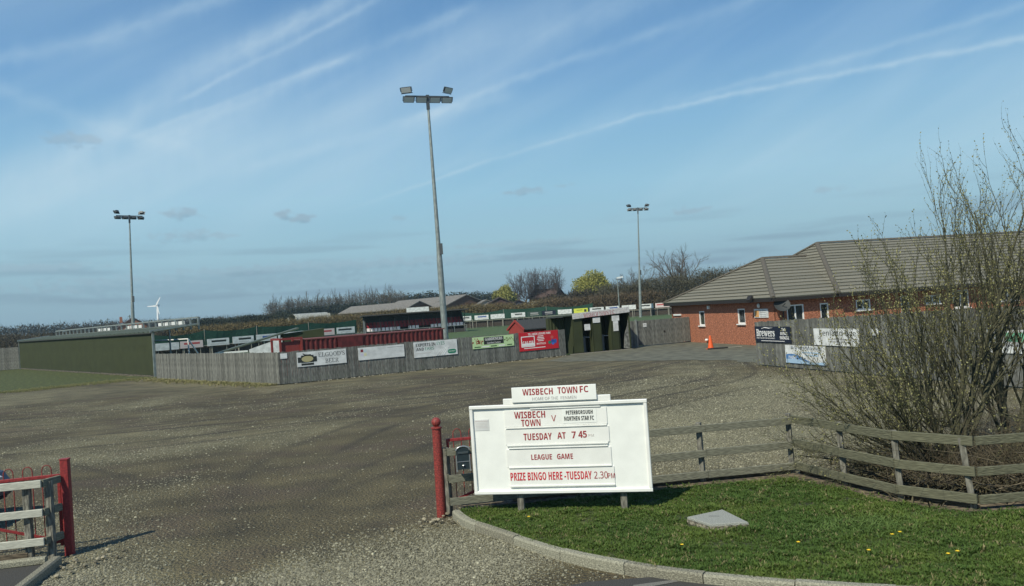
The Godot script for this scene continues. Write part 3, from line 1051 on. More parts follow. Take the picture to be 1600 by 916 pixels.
	b.bar(Vector3(-0.09, -0.035, 0.113), Vector3(0.09, -0.035, 0.113), 0.012, 0.008, 0.002)
	b.lathe([Vector2(0, 0.006), Vector2(0.022, 0.004), Vector2(0.026, -0.004)], 12, Vector3(0, -0.085, 0.112))
	obj("emblem", b, M["silver"], t)


func make_car() -> void:
	# only its front wing reaches into the picture
	var t := thing("parked_car", "dark navy car parked behind the left-hand red gate", "car", Vector3(-10.95, 0.0, -13.6), 0.1)
	var side := PackedVector2Array([Vector2(-2.0, 0.32), Vector2(-1.72, 0.28), Vector2(-1.66, 0.5), Vector2(-1.5, 0.63), Vector2(-1.3, 0.67), Vector2(-1.1, 0.63), Vector2(-0.94, 0.5), Vector2(-0.9, 0.24), Vector2(0.9, 0.24), Vector2(0.94, 0.5), Vector2(1.1, 0.63), Vector2(1.3, 0.67), Vector2(1.5, 0.63), Vector2(1.66, 0.5), Vector2(1.72, 0.26), Vector2(1.98, 0.3), Vector2(2.06, 0.45), Vector2(2.05, 0.62), Vector2(1.96, 0.76), Vector2(1.6, 0.88), Vector2(1.0, 0.96), Vector2(-1.75, 0.98), Vector2(-2.0, 0.86), Vector2(-2.06, 0.6)])
	var b := MB.new()
	b.xf.origin = Vector3(0, 0, 0.8)
	b.prism(side, 1.6)
	b.xf.origin = Vector3(0, 0, 0.845)
	var inner := PackedVector2Array()
	for p in side:
		inner.append(Vector2(p.x * 0.985, 0.55 + (p.y - 0.55) * 0.86))
	b.prism(inner, 1.69)
	obj("body", b, M["navy_paint"], t)
	b = MB.new()
	b.xf.origin = Vector3(0, 0, 0.66)
	b.prism(PackedVector2Array([Vector2(1.0, 0.95), Vector2(0.3, 1.36), Vector2(-0.1, 1.44), Vector2(-1.2, 1.42), Vector2(-1.85, 0.97)]), 1.32)
	var roof := obj("roof", b, M["navy_paint"], t)
	for s in [-1, 1]:
		b = MB.new()
		b.xf.origin = Vector3(0, 0, 0.665 if s > 0 else -0.655)
		b.prism(PackedVector2Array([Vector2(0.86, 0.99), Vector2(0.27, 1.32), Vector2(-0.35, 1.36), Vector2(-0.35, 0.99)]), 0.01)
		obj("side_window", b, M["dark_glass"], roof)
		b = MB.new()
		b.xf.origin = Vector3(0, 0, 0.665 if s > 0 else -0.655)
		b.prism(PackedVector2Array([Vector2(-0.42, 0.99), Vector2(-0.42, 1.36), Vector2(-1.15, 1.35), Vector2(-1.62, 1.0)]), 0.01)
		obj("side_window", b, M["dark_glass"], roof)
		for x in [-1.3, 1.3]:
			var w := Node3D.new()
			w.name = "wheel"
			t.add_child(w, true)
			w.position = Vector3(x, 0.31, s * 0.74)
			w.rotation_degrees.x = 90
			b = MB.new()
			b.lathe([Vector2(0.19, -0.1), Vector2(0.29, -0.1), Vector2(0.31, -0.07), Vector2(0.31, 0.07), Vector2(0.29, 0.1), Vector2(0.19, 0.1)], 24)
			obj("tyre", b, M["rubber"], w)
			b = MB.new()
			b.lathe([Vector2(0.0, -0.085), Vector2(0.06, -0.09), Vector2(0.2, -0.06), Vector2(0.2, 0.06), Vector2(0.06, 0.09), Vector2(0, 0.085)], 14)
			obj("rim", b, M["silver"], w)
		b = MB.new()
		b.bar(Vector3(1.78, 0.72, s * 0.62), Vector3(2.005, 0.64, s * 0.5), 0.2, 0.12, 0.03)
		obj("headlight", b, mat("headlight_glass", Color(0.5, 0.52, 0.53), 0.08, 0.3), t)
	b = MB.new()
	b.quad(Vector3(1.015, 0.965, -0.6), Vector3(1.015, 0.965, 0.6), Vector3(0.32, 1.37, 0.56), Vector3(0.32, 1.37, -0.56), Vector3(1, 1, 0))
	obj("windscreen", b, M["dark_glass"], t)
	b = MB.new()
	b.bar(Vector3(2.0, 0.46, -0.8), Vector3(2.0, 0.46, 0.8), 0.16, 0.2, 0.04)
	obj("bumper", b, M["navy_paint"], t)
	plank("grille", t, Vector3(2.07, 0.5, 0), Vector3(0.03, 0.1, 0.7), M["rubber"])


# ---------------------------------------------------------------- the club's fences and what hangs on them
# upright boards side by side on rails and posts; local x runs along the fence, local z towards the car park
func board_fence(t: Node3D, length: float, high: Array, wide: float) -> void:
	var n := int(length / wide)
	for i in n:
		var f := (i + 0.5) / n
		var h: float = lerpf(high[0], high[1], f) + rnd(-0.02, 0.016)
		var k := rng.randi() % 6
		if rng.randf() < 0.4:
			k = [0, 2, 5][rng.randi() % 3]
		plank("board", t, Vector3(f * length, h / 2 + 0.02, rnd(-0.006, 0.006)), Vector3(length / n - rnd(0.006, 0.014), h - 0.04, 0.02), M["grey_board_%d" % k], Basis(Vector3.BACK, rng.randfn(0, 0.006)))
	for y in [0.35, 1.0, 1.4]:
		plank("rail", t, Vector3(length / 2, y, -0.045), Vector3(length, 0.09, 0.05), M["grey_board_0"])
	var p := 0.05
	while p < length:
		var h: float = lerpf(high[0], high[1], p / length)
		plank("post", t, Vector3(p, h / 2 - 0.05, -0.13), Vector3(0.1, h, 0.1), M["grey_board_3"])
		p += 2.6


func banner(t: Node3D, label: String, s: float, y: float, w: float, h: float, m: Material, z := 0.035) -> Node3D:
	var o := thing("banner", label, "banner", along(t, s, y, z), t.rotation.y, "advertising banners hung on the board fences")
	var b := MB.new()
	b.bar(Vector3(-w / 2, 0, 0), Vector3(w / 2, 0, 0), 0.018, h, 0.003)
	obj("panel", b, m, o)
	return o


func lines_of_text(o: Node3D, x: float, y: float, w: float, rows: int, gap: float, m: Material, z := 0.0095) -> void:
	for k in rows:
		var cut := w * rnd(0.6, 1.0)
		plank("text_line", o, Vector3(x, y - k * gap, z), Vector3(cut, gap * 0.45, 0.003), m)


func make_fences() -> void:
	var L := Vector3(-22.84, 0, -52.82)
	var C := Vector3(-11.59, 0, -40.67)
	var E := Vector3(2.91, 0, -48.48)
	var left := thing("board_fence", "grey board fence without banners between the green shed and the corner", "fence", L, turn_of(L, C))
	board_fence(left, (C - L).length() - 0.02, [1.62, 1.6], 0.125)
	var t := thing("board_fence", "grey board fence facing the car park with five banners on it", "fence", C, turn_of(C, E))
	board_fence(t, (E - C).length(), [1.6, 1.54], 0.125)
	var far := thing("board_fence", "short weathered board fence beyond the far end of the green shed", "fence", Vector3(-57.5, 0, -88.5), turn_of(Vector3(-57.5, 0, -88.5), Vector3(-53.4, 0, -89.6)))
	board_fence(far, 4.2, [2.4, 2.4], 0.2)
	# small white plate at the corner
	var o := thing("plate", "small blank white plate at the corner of the board fence", "sign", along(t, 0.24, 1.4, 0.03), t.rotation.y)
	plank("panel", o, Vector3.ZERO, Vector3(0.33, 0.26, 0.008), M["white_panel"])
	# the brewery
	o = banner(t, "white banner with black serif lettering for a brewery, leftmost on the fence", 2.12, 1.15, 2.5, 0.72, M["white_panel"])
	words(o, "ELGOOD'S", Vector3(0.5, 0.16, 0.009), 1.36, 0.21, M["letter_black"], "Droid Serif")
	words(o, "BEER", Vector3(0.5, -0.16, 0.009), 0.68, 0.2, M["letter_black"], "Droid Serif")
	var e := MB.new()
	for k in [[-1.1, -0.02, 0.22, 0.26], [-0.36, -0.02, 0.2, 0.26]]:
		e.box(Vector3(k[0], k[1], 0.011), Vector3(k[2], k[3], 0.006))
	e.box(Vector3(-0.73, -0.25, 0.011), Vector3(0.62, 0.1, 0.006))
	e.box(Vector3(-0.73, 0.01, 0.011), Vector3(0.62, 0.36, 0.004))
	e.tube(PackedVector3Array([Vector3(-0.95, 0.29, 0.012), Vector3(-0.87, 0.22, 0.012), Vector3(-0.72, 0.2, 0.012), Vector3(-0.55, 0.22, 0.012)]), PackedFloat32Array([0.02, 0.03, 0.03, 0.015]), 5)
	obj("emblem", e, M["letter_black"], o)
	e = MB.new()
	var oval := PackedVector2Array()
	for k in 20:
		oval.append(Vector2(-0.73 + 0.29 * cos(TAU * k / 20), 0.01 + 0.15 * sin(TAU * k / 20)))
	e.xf.origin.z = 0.018
	e.prism(oval, 0.006)
	obj("emblem_shield", e, mat("old_gold", Color(0.42, 0.38, 0.2)), o)
	# plain white with a small coloured emblem
	o = banner(t, "mostly blank white banner with a small maroon square at its left", 5.25, 1.16, 2.5, 0.64, M["white_panel"])
	for k in [[-1.05, 0.16, Color(0.2, 0.02, 0.03)], [-0.88, 0.16, Color(0.5, 0.62, 0.65)], [-1.05, -0.04, Color(0.58, 0.56, 0.66)], [-0.88, -0.04, Color(0.66, 0.64, 0.42)]]:
		plank("emblem_square", o, Vector3(k[0], k[1], 0.0095), Vector3(0.14, 0.14, 0.004), mat("square %s" % k[2], k[2], 0.6))
	plank("text_line", o, Vector3(0.75, 0.22, 0.0095), Vector3(0.85, 0.025, 0.003), M["letter_grey"])
	lines_of_text(o, 0.5, 0.14, 1.3, 5, 0.08, mat("pale_line", Color(0.62, 0.64, 0.64)))
	# the optician
	o = banner(t, "creased white banner in black and green about eyes and ears", 8.29, 1.11, 2.52, 0.82, M["white_panel"])
	mat("letter_green", Color(0.0, 0.19, 0.10), 0.6)
	words(o, "EXPERTS IN", Vector3(-0.57, 0.24, 0.009), 1.12, 0.17, M["letter_black"], "Droid Sans", 700)
	words(o, "EYES", Vector3(0.3, 0.26, 0.009), 0.46, 0.17, M["letter_green"])
	words(o, "AND", Vector3(-0.9, 0.02, 0.009), 0.44, 0.16, M["letter_black"], "Droid Sans", 700)
	words(o, "EARS", Vector3(-0.36, 0.03, 0.009), 0.52, 0.16, M["letter_green"])
	plank("text_line", o, Vector3(-0.75, -0.2, 0.0095), Vector3(0.9, 0.03, 0.003), M["letter_faint"])
	e = MB.new()
	oval = PackedVector2Array()
	for k in 24:
		var a := TAU * k / 24
		oval.append(Vector2(0.93 + 0.13 * sign(cos(a)) + 0.12 * cos(a), -0.22 + 0.11 * sin(a)))
	e.xf.origin.z = 0.014
	e.prism(oval, 0.008)
	obj("green_badge", e, M["letter_green"], o)
	words(o, "Specsavers", Vector3(0.93, -0.22, 0.014), 0.4, 0.09, M["letter_white"])
	e = MB.new()
	for k in 4:
		var x := 0.0 + k * 0.14
		e.bar(Vector3(x, -0.4, 0.008), Vector3(x + 0.35, -0.05 + k * 0.04, 0.006), 0.03, 0.02, 0.006)
	obj("crease", e, M["white_panel"], o)
	# the garden centre
	o = banner(t, "pale green gardening banner with a black middle panel", 11.77, 1.19, 2.58, 0.63, mat("pale_green", Color(0.5, 0.68, 0.36), 0.6))
	plank("black_panel", o, Vector3(0.02, 0.08, 0.0095), Vector3(1.24, 0.4, 0.003), M["letter_black"])
	words(o, "GARDENERS", Vector3(0.02, 0.17, 0.011), 1.08, 0.15, M["letter_white"], "Droid Serif", 700)
	words(o, "Garden Centre", Vector3(0.02, -0.04, 0.011), 0.85, 0.1, M["letter_white"], "Droid Serif")
	e = MB.new()
	for k in 26:
		var q := Vector3(-0.95 + rng.randfn(0, 0.13), 0.06 + rng.randfn(0, 0.08), 0.011)
		e.box(q, Vector3(rnd(0.04, 0.1), rnd(0.03, 0.08), 0.004), Basis(Vector3.BACK, rnd(0, 3)))
	obj("flower_picture", e, mat("rust_print", Color(0.32, 0.08, 0.04)), o)
	e = MB.new()
	for k in 14:
		var q := Vector3(0.95 + rng.randfn(0, 0.14), 0.06 + rng.randfn(0, 0.05), 0.011)
		e.box(q, Vector3(rnd(0.04, 0.09), rnd(0.03, 0.06), 0.004), Basis(Vector3.BACK, rnd(0, 3)))
	obj("tool_picture", e, mat("olive_print", Color(0.14, 0.16, 0.05)), o)
	for k in 5:
		plank("text_line", o, Vector3(-1.0 + k * 0.5, -0.23, 0.0095), Vector3(rnd(0.3, 0.46), 0.06, 0.003), M["letter_white"] if k % 2 else mat("dark_green_print", Color(0.06, 0.14, 0.05)))
	# the gas supplier
	o = banner(t, "red banner with a white outlined box and blue and green bottles", 14.68, 1.02, 2.58, 1.05, mat("banner_red", Color(0.52, 0.012, 0.022), 0.6))
	words(o, "TILL WEEK LEISURE PARK", Vector3(0.05, 0.4, 0.009), 1.5, 0.12, M["letter_white"], "Droid Sans", 700)
	e = MB.new()
	for k in [[Vector3(-0.72, 0.28, 0.011), Vector3(0.88, 0.05, 0.004)], [Vector3(-0.72, -0.28, 0.011), Vector3(0.88, 0.05, 0.004)], [Vector3(-1.14, 0, 0.011), Vector3(0.05, 0.51, 0.004)], [Vector3(-0.3, 0, 0.011), Vector3(0.05, 0.51, 0.004)]]:
		e.box(k[0], k[1])
	obj("white_box", e, M["letter_white"], o)
	plank("white_band", o, Vector3(-0.72, -0.17, 0.01), Vector3(0.78, 0.15, 0.003), M["letter_white"])
	words(o, "CALOR", Vector3(-0.72, -0.08, 0.012), 0.72, 0.22, M["letter_white"], "Droid Sans", 700)
	lines_of_text(o, 0.12, 0.26, 0.5, 4, 0.09, M["letter_white"])
	words(o, "BOTTLES", Vector3(0.14, -0.17, 0.009), 0.6, 0.1, M["letter_white"], "Droid Sans", 700)
	plank("text_line", o, Vector3(-0.3, -0.38, 0.0095), Vector3(1.4, 0.04, 0.003), M["letter_white"])
	for k in [[0.7, -0.15, Color(0.02, 0.2, 0.12), 0.2], [0.9, -0.1, Color(0.03, 0.07, 0.3), 0.26], [1.08, -0.1, Color(0.03, 0.1, 0.36), 0.26], [0.92, -0.22, Color(0.05, 0.15, 0.5), 0.16], [0.88, 0.14, Color(0.5, 0.1, 0.08), 0.18]]:
		e = MB.new()
		oval = PackedVector2Array()
		for j in 14:
			oval.append(Vector2(k[0] + 0.1 * cos(TAU * j / 14), k[1] + k[3] / 2 * sin(TAU * j / 14)))
		e.xf.origin.z = 0.012 + 0.001 * k[0]
		e.prism(oval, 0.004)
		obj("gas_bottle_picture", e, mat("bottle %s" % k[2], k[2], 0.6), o)
	# loose pale stones along its foot
	var where := []
	var tints := []
	for k in 150:
		var s := rnd(0, 16.4)
		where.append(Transform3D(Basis(rdir(), rnd(0, 6)).scaled(Vector3(rnd(0.03, 0.11), rnd(0.02, 0.06), rnd(0.03, 0.09))), along(t, s, 0.02, rnd(0.08, 0.3))))
		tints.append(Color(0.42, 0.39, 0.31) * rnd(0.4, 1.25))
	tag(scatter("loose_stones", stone_mesh(3), where, tints, M["stones"]), "pale loose stones along the foot of the banner fence", "stones", "", "stuff")
	where = []
	tints = []
	for k in 900:
		var s := rnd(0, 16.5)
		where.append(Transform3D(Basis(Vector3.UP, rnd(0, TAU)).scaled(Vector3.ONE * rnd(1.2, 3.2)), along(left, s, 0.0, absf(rng.randfn(0, 0.5)) + 0.08)))
		tints.append(Color(0.34, 0.3, 0.15).lerp(Color(0.12, 0.15, 0.04), rng.randf() * 0.7) * rnd(0.7, 1.1))
	for k in 1500:
		var p := Vector3(-31, 0.01, -49).lerp(Vector3(-24, 0.01, -55), rng.randf())
		where.append(Transform3D(Basis(Vector3.UP, rnd(0, TAU)).scaled(Vector3.ONE * rnd(1.0, 2.2)), p + Vector3(rng.randfn(0, 1.2), 0, rng.randfn(0, 0.4))))
		tints.append(Color(0.3, 0.27, 0.13).lerp(Color(0.12, 0.15, 0.04), rng.randf()) * rnd(0.7, 1.1))
	tag(scatter("dry_grass", blade_tuft(6, 0.055, 1.0), where, tints, M["dry"]), "straw-coloured grass along the bare grey fence and lawn edge", "grass", "", "stuff")

	# right-hand fence
	var R0 := Vector3(9.72, 0, -33.73)
	var R1 := Vector3(12.67, 0, -23.14)
	var r := thing("board_fence", "grey board fence on the right behind the budding tree", "fence", R0, turn_of(R0, R1))
	board_fence(r, 19.0, [1.76, 2.35], 0.15)
	mat("banner_navy", Color(0.008, 0.012, 0.028), 0.5)
	o = banner(r, "dark navy paint merchant banner with white lettering", 1.28, 1.27, 2.46, 0.62, M["banner_navy"])
	words(o, "Brewers", Vector3(-0.48, 0.06, 0.009), 1.28, 0.28, M["letter_white"], "Droid Serif", 700)
	words(o, "PAINT DECORATORS MERCHANTS", Vector3(-0.48, -0.15, 0.009), 1.28, 0.05, M["letter_white"])
	words(o, "Tel:", Vector3(0.78, 0.2, 0.009), 0.26, 0.12, M["letter_white"], "Droid Sans", 700)
	words(o, "01945", Vector3(0.78, 0.04, 0.009), 0.46, 0.12, M["letter_white"], "Droid Sans", 700)
	words(o, "583632", Vector3(0.8, -0.12, 0.009), 0.6, 0.12, M["letter_white"], "Droid Sans", 700)
	plank("text_line", o, Vector3(0.0, -0.255, 0.0095), Vector3(1.6, 0.02, 0.003), M["letter_white"])
	e = MB.new()
	e.tube(PackedVector3Array([Vector3(-0.75, 0.22, 0.01), Vector3(-0.5, 0.265, 0.01), Vector3(-0.2, 0.24, 0.01), Vector3(0.05, 0.26, 0.01)]), PackedFloat32Array([0.006, 0.018, 0.016, 0.004]), 5)
	obj("swash", e, M["letter_white"], o)
	o = banner(r, "white optician's banner with black lettering partly hidden by twigs", 5.12, 1.22, 2.42, 0.6, M["white_panel"])
	words(o, "Fenland Eye", Vector3(0.1, 0.12, 0.009), 1.95, 0.25, M["letter_black"])
	lines_of_text(o, 0.2, -0.07, 1.5, 2, 0.09, M["letter_grey"])
	o = banner(r, "white banner with blue waves hung low below the navy one", 3.28, 0.55, 2.42, 0.66, M["white_panel"])
	mat("wave_blue", Color(0.08, 0.2, 0.42), 0.6)
	words(o, "Adrian Maynet", Vector3(0.08, 0.23, 0.009), 1.85, 0.17, mat("blue_letter", Color(0.03, 0.06, 0.12)))
	for k in [[-0.3, 0.0, "wave_blue"], [-0.34, -0.16, "wave_pale"]]:
		mat("wave_pale", Color(0.35, 0.5, 0.66), 0.6)
		var p := PackedVector2Array([Vector2(-1.18, k[0])])
		for j in 15:
			p.append(Vector2(-1.18 + 2.36 * j / 14.0, k[1] - 0.06 + (0.1 if k[2] == "wave_blue" else 0.05) * cos(j * 0.42 - 1.2) - (0.012 * j if k[2] == "wave_blue" else 0.0)))
		p.append(Vector2(1.18, k[0]))
		e = MB.new()
		e.xf.origin.z = 0.011 if k[2] == "wave_blue" else 0.0125
		e.prism(p, 0.002)
		obj("wave", e, M[k[2]], o)
	words(o, "PAINT", Vector3(-0.75, -0.12, 0.0135), 0.5, 0.1, M["letter_white"])
	lines_of_text(o, 0.4, 0.08, 1.2, 2, 0.1, M["wave_pale"])
	o = thing("plate", "small torn white plate high on the right-hand board fence", "sign", along(r, 7.1, 1.42, 0.03), r.rotation.y)
	plank("panel", o, Vector3.ZERO, Vector3(0.34, 0.22, 0.008), M["white_panel"])
	o = banner(r, "white banner with a green block at the right edge of the picture", 12.8, 1.22, 2.5, 0.62, M["white_panel"])
	plank("green_block", o, Vector3(-0.2, 0.12, 0.0095), Vector3(0.9, 0.24, 0.003), mat("block_green", Color(0.16, 0.46, 0.28)))
	lines_of_text(o, 0.2, -0.1, 1.8, 2, 0.1, M["letter_grey"])


# the corrugated face of a steel sheet between two points, from y0 to y1, seen from its right-hand side
func corrugated(b: MB, a: Vector3, d: Vector3, y0: float, y1: float, pitch: float, deep: float) -> void:
	var x := (d - a).normalized()
	var z := x.cross(Vector3.UP)
	var n := int((d - a).length() / pitch)
	for i in n:
		var p := a + x * pitch * i
		var k := [p, p + x * pitch * 0.4, p + x * pitch * 0.55 + z * deep, p + x * pitch * 0.85 + z * deep, p + x * pitch]
		for j in 4:
			b.quad(k[j] + Vector3.UP * y0, k[j + 1] + Vector3.UP * y0, k[j + 1] + Vector3.UP * y1, k[j] + Vector3.UP * y1, z)


func make_turnstile() -> void:
	var A := Vector3(3.45, 0, -49.16)
	var B := Vector3(7.34, 0, -50.68)
	var t := thing("turnstile_block", "dark green steel turnstile hut with a white name fascia", "hut", A, turn_of(A, B))
	var b := MB.new()
	# left side, corrugated, and its flat front strip
	corrugated(b, Vector3(-0.02, 0, -1.2), Vector3(0, 0, 0.02), 0.02, 2.27, 0.2, -0.03)
	corrugated(b, Vector3(-1.2, 0, -0.75), Vector3(-0.02, 0, -0.75), 0.02, 2.22, 0.2, 0.03)
	corrugated(b, Vector3(-1.2, 0, -1.2), Vector3(-1.2, 0, -0.75), 0.02, 2.22, 0.2, -0.03)
	obj("side_wall", b, M["green_steel"], t)
	b = MB.new()
	b.box(Vector3(1.32, 2.3, -0.6), Vector3(5.0, 0.06, 1.24))
	obj("roof", b, M["green_steel_roof"], t)
	b = MB.new()
	b.box(Vector3(1.9, 1.15, -1.2), Vector3(3.9, 2.25, 0.05))
	obj("back_wall", b, M["green_steel"], t)
	b = MB.new()
	b.box(Vector3(3.83, 1.12, -0.63), Vector3(0.04, 2.24, 1.1))
	obj("side_wall", b, M["green_steel"], t)
	# front panels between the two ways through
	for k in [[0.0, 0.62, 2.05], [1.33, 0.5, 1.9], [2.58, 0.45, 1.9]]:
		b = MB.new()
		b.box(Vector3(k[0] + k[1] / 2, 1.14, 0.0), Vector3(k[1] - 0.02, 2.12, 0.03))
		b.box(Vector3(k[0] + k[1] / 2, 1.1, -0.06), Vector3(k[1], 2.1, 0.08))
		obj("front_panel", b, M["green_steel"], t)
	for x in [1.29, 1.86, 2.54, 3.08]:
		b = MB.new()
		b.box(Vector3(x, 1.1, -0.4), Vector3(0.03, 2.2, 0.8))
		obj("partition", b, M["green_steel"], t)
	# turnstiles: dark drums with arms in each way
	for x in [0.95, 2.2]:
		var s := Node3D.new()
		s.name = "turnstile"
		t.add_child(s, true)
		s.position = Vector3(x, 0, -0.55)
		b = MB.new()
		b.lathe([Vector2(0.0, 0.0), Vector2(0.09, 0.0), Vector2(0.09, 1.0), Vector2(0, 1.02)], 12)
		b.box(Vector3(-0.2, 0.5, 0.05), Vector3(0.28, 0.95, 0.4))
		obj("pedestal", b, mat("slate_steel", Color(0.07, 0.085, 0.095), 0.5), s)
		for k in 3:
			b = MB.new()
			var a := TAU * k / 3 + 0.5
			b.tube(PackedVector3Array([Vector3(0, 0.95, 0), Vector3(0.33 * cos(a), 0.92, 0.33 * sin(a))]), PackedFloat32Array([0.02, 0.018]), 8, true)
			obj("arm", b, M["silver"], s)
	# fascia
	b = MB.new()
	b.bar(Vector3(-0.03, 2.24, 0.09), Vector3(3.8, 2.42, 0.09), 0.03, 0.33, 0.004)
	var f := obj("fascia", b, mat("fascia_white", Color(0.66, 0.65, 0.64), 0.6, 0, "mid", Vector3(0.6, 0.6, 0.6), 0.8), t)
	var w := words(f, "WISBECH TOWN F.C.", Vector3(1.75, 2.335, 0.106), 2.1, 0.24, mat("fascia_red", Color(0.36, 0.06, 0.07)), "Droid Serif")
	w.rotation.z = 0.047
	w.position.y -= 0.05
	for k in [[0.32, 2.25], [3.3, 2.395]]:
		var e := plank("small_print", f, Vector3(k[0], k[1], 0.107), Vector3(0.5, 0.09, 0.004), M["letter_faint"])
		e.rotate_z(0.047)
	# notices
	for k in [[0.92, 1.545, 0.38, 0.36], [1.55, 1.92, 0.48, 0.3], [2.84, 1.95, 0.5, 0.31], [2.83, 1.48, 0.34, 0.6]]:
		b = MB.new()
		b.box(Vector3(k[0], k[1], 0.05), Vector3(k[2], k[3], 0.012))
		var n := obj("notice", b, M["white_panel"], t)
		for j in int(k[3] / 0.085):
			plank("text_line", n, Vector3(k[0], k[1] + k[3] / 2 - 0.06 - j * 0.085, 0.057), Vector3(k[2] * rnd(0.5, 0.8), 0.02, 0.003), M["letter_faint"])
	# the pale door leaf standing ajar at the right-hand end
	b = MB.new()
	b.prism(PackedVector2Array([Vector2(0, 0.1), Vector2(0.4, 0.05), Vector2(0.4, 1.8), Vector2(0.3, 1.4), Vector2(0.1, 0.95)]), 0.03)
	var d := obj("leaning_sheet", b, mat("pale_sheet", Color(0.3, 0.3, 0.27), 0.9, 0, "mid", Vector3(0.8, 0.3, 0.8), 0.5), t, Vector3(3.35, 0, -0.05))
	b = MB.new()
	b.bar(Vector3(3.79, 0, -0.05), Vector3(3.79, 2.25, -0.05), 0.1, 0.08, 0.006, Vector3.RIGHT)
	obj("post", b, M["green_steel"], t)
	b = MB.new()
	b.box(Vector3(1.7, 0.015, 0.16), Vector3(4.2, 0.05, 0.25))
	obj("step", b, M["concrete"], t)

	# vehicle gates of upright boards beside it
	var G0 := Vector3(7.72, 0, -52.35)
	var G1 := Vector3(11.3, 0, -53.75)
	var g := thing("board_gate", "wide grey board gate between the turnstile hut and the clubhouse", "gate", G0, turn_of(G0, G1))
	var wide := (G1 - G0).length()
	for i in 30:
		plank("board", g, Vector3((i + 0.5) * wide / 30, 0.86, rnd(-0.005, 0.005)), Vector3(wide / 30 - 0.012, 1.56 + rnd(-0.01, 0.01), 0.02), M["grey_board_%d" % [0, 2, 1, 5][rng.randi() % 4]])
	for y in [0.3, 0.9, 1.45]:
		plank("rail", g, Vector3(wide / 2, y, -0.04), Vector3(wide, 0.1, 0.05), M["grey_board_0"])
	for x in [-0.09, wide + 0.1]:
		b = MB.new()
		b.bar(Vector3(x, -0.1, 0.02), Vector3(x, 1.72, 0.02), 0.11, 0.11, 0.008, Vector3.RIGHT)
		obj("post", b, M["galvanised"], g)
	plank("latch", g, Vector3(wide * 0.5, 0.85, 0.025), Vector3(0.1, 0.1, 0.03), M["dark_iron"])
	var o := thing("plate", "small square white plate on the wide board gate", "sign", along(g, 0.52, 1.34, 0.03), g.rotation.y)
	plank("panel", o, Vector3.ZERO, Vector3(0.26, 0.24, 0.008), M["white_panel"])
	plank("text_line", o, Vector3(0, 0.02, 0.005), Vector3(0.13, 0.05, 0.003), M["letter_grey"])
	var fl := thing("board_fence", "shaded end of grey boards just behind the turnstile hut", "fence", along(g, -1.5, 0, 0.0), g.rotation.y)
	for i in 11:
		plank("board", fl, Vector3((i + 0.5) * 0.125, 0.84, rnd(-0.004, 0.004)), Vector3(0.115, 1.62, 0.02), M["grey_board_%d" % (i % 6)])
	plank("rail", fl, Vector3(0.69, 1.3, -0.04), Vector3(1.38, 0.09, 0.05), M["grey_board_0"])
	# last boards between that gate and the wall
	g = thing("board_fence", "narrow strip of grey boards closing the gap to the clubhouse wall", "fence", Vector3(11.52, 0, -53.85), g.rotation.y)
	for i in 4:
		plank("board", g, Vector3(i * 0.13, 0.88, 0), Vector3(0.12, 1.66, 0.02), M["grey_board_%d" % i])


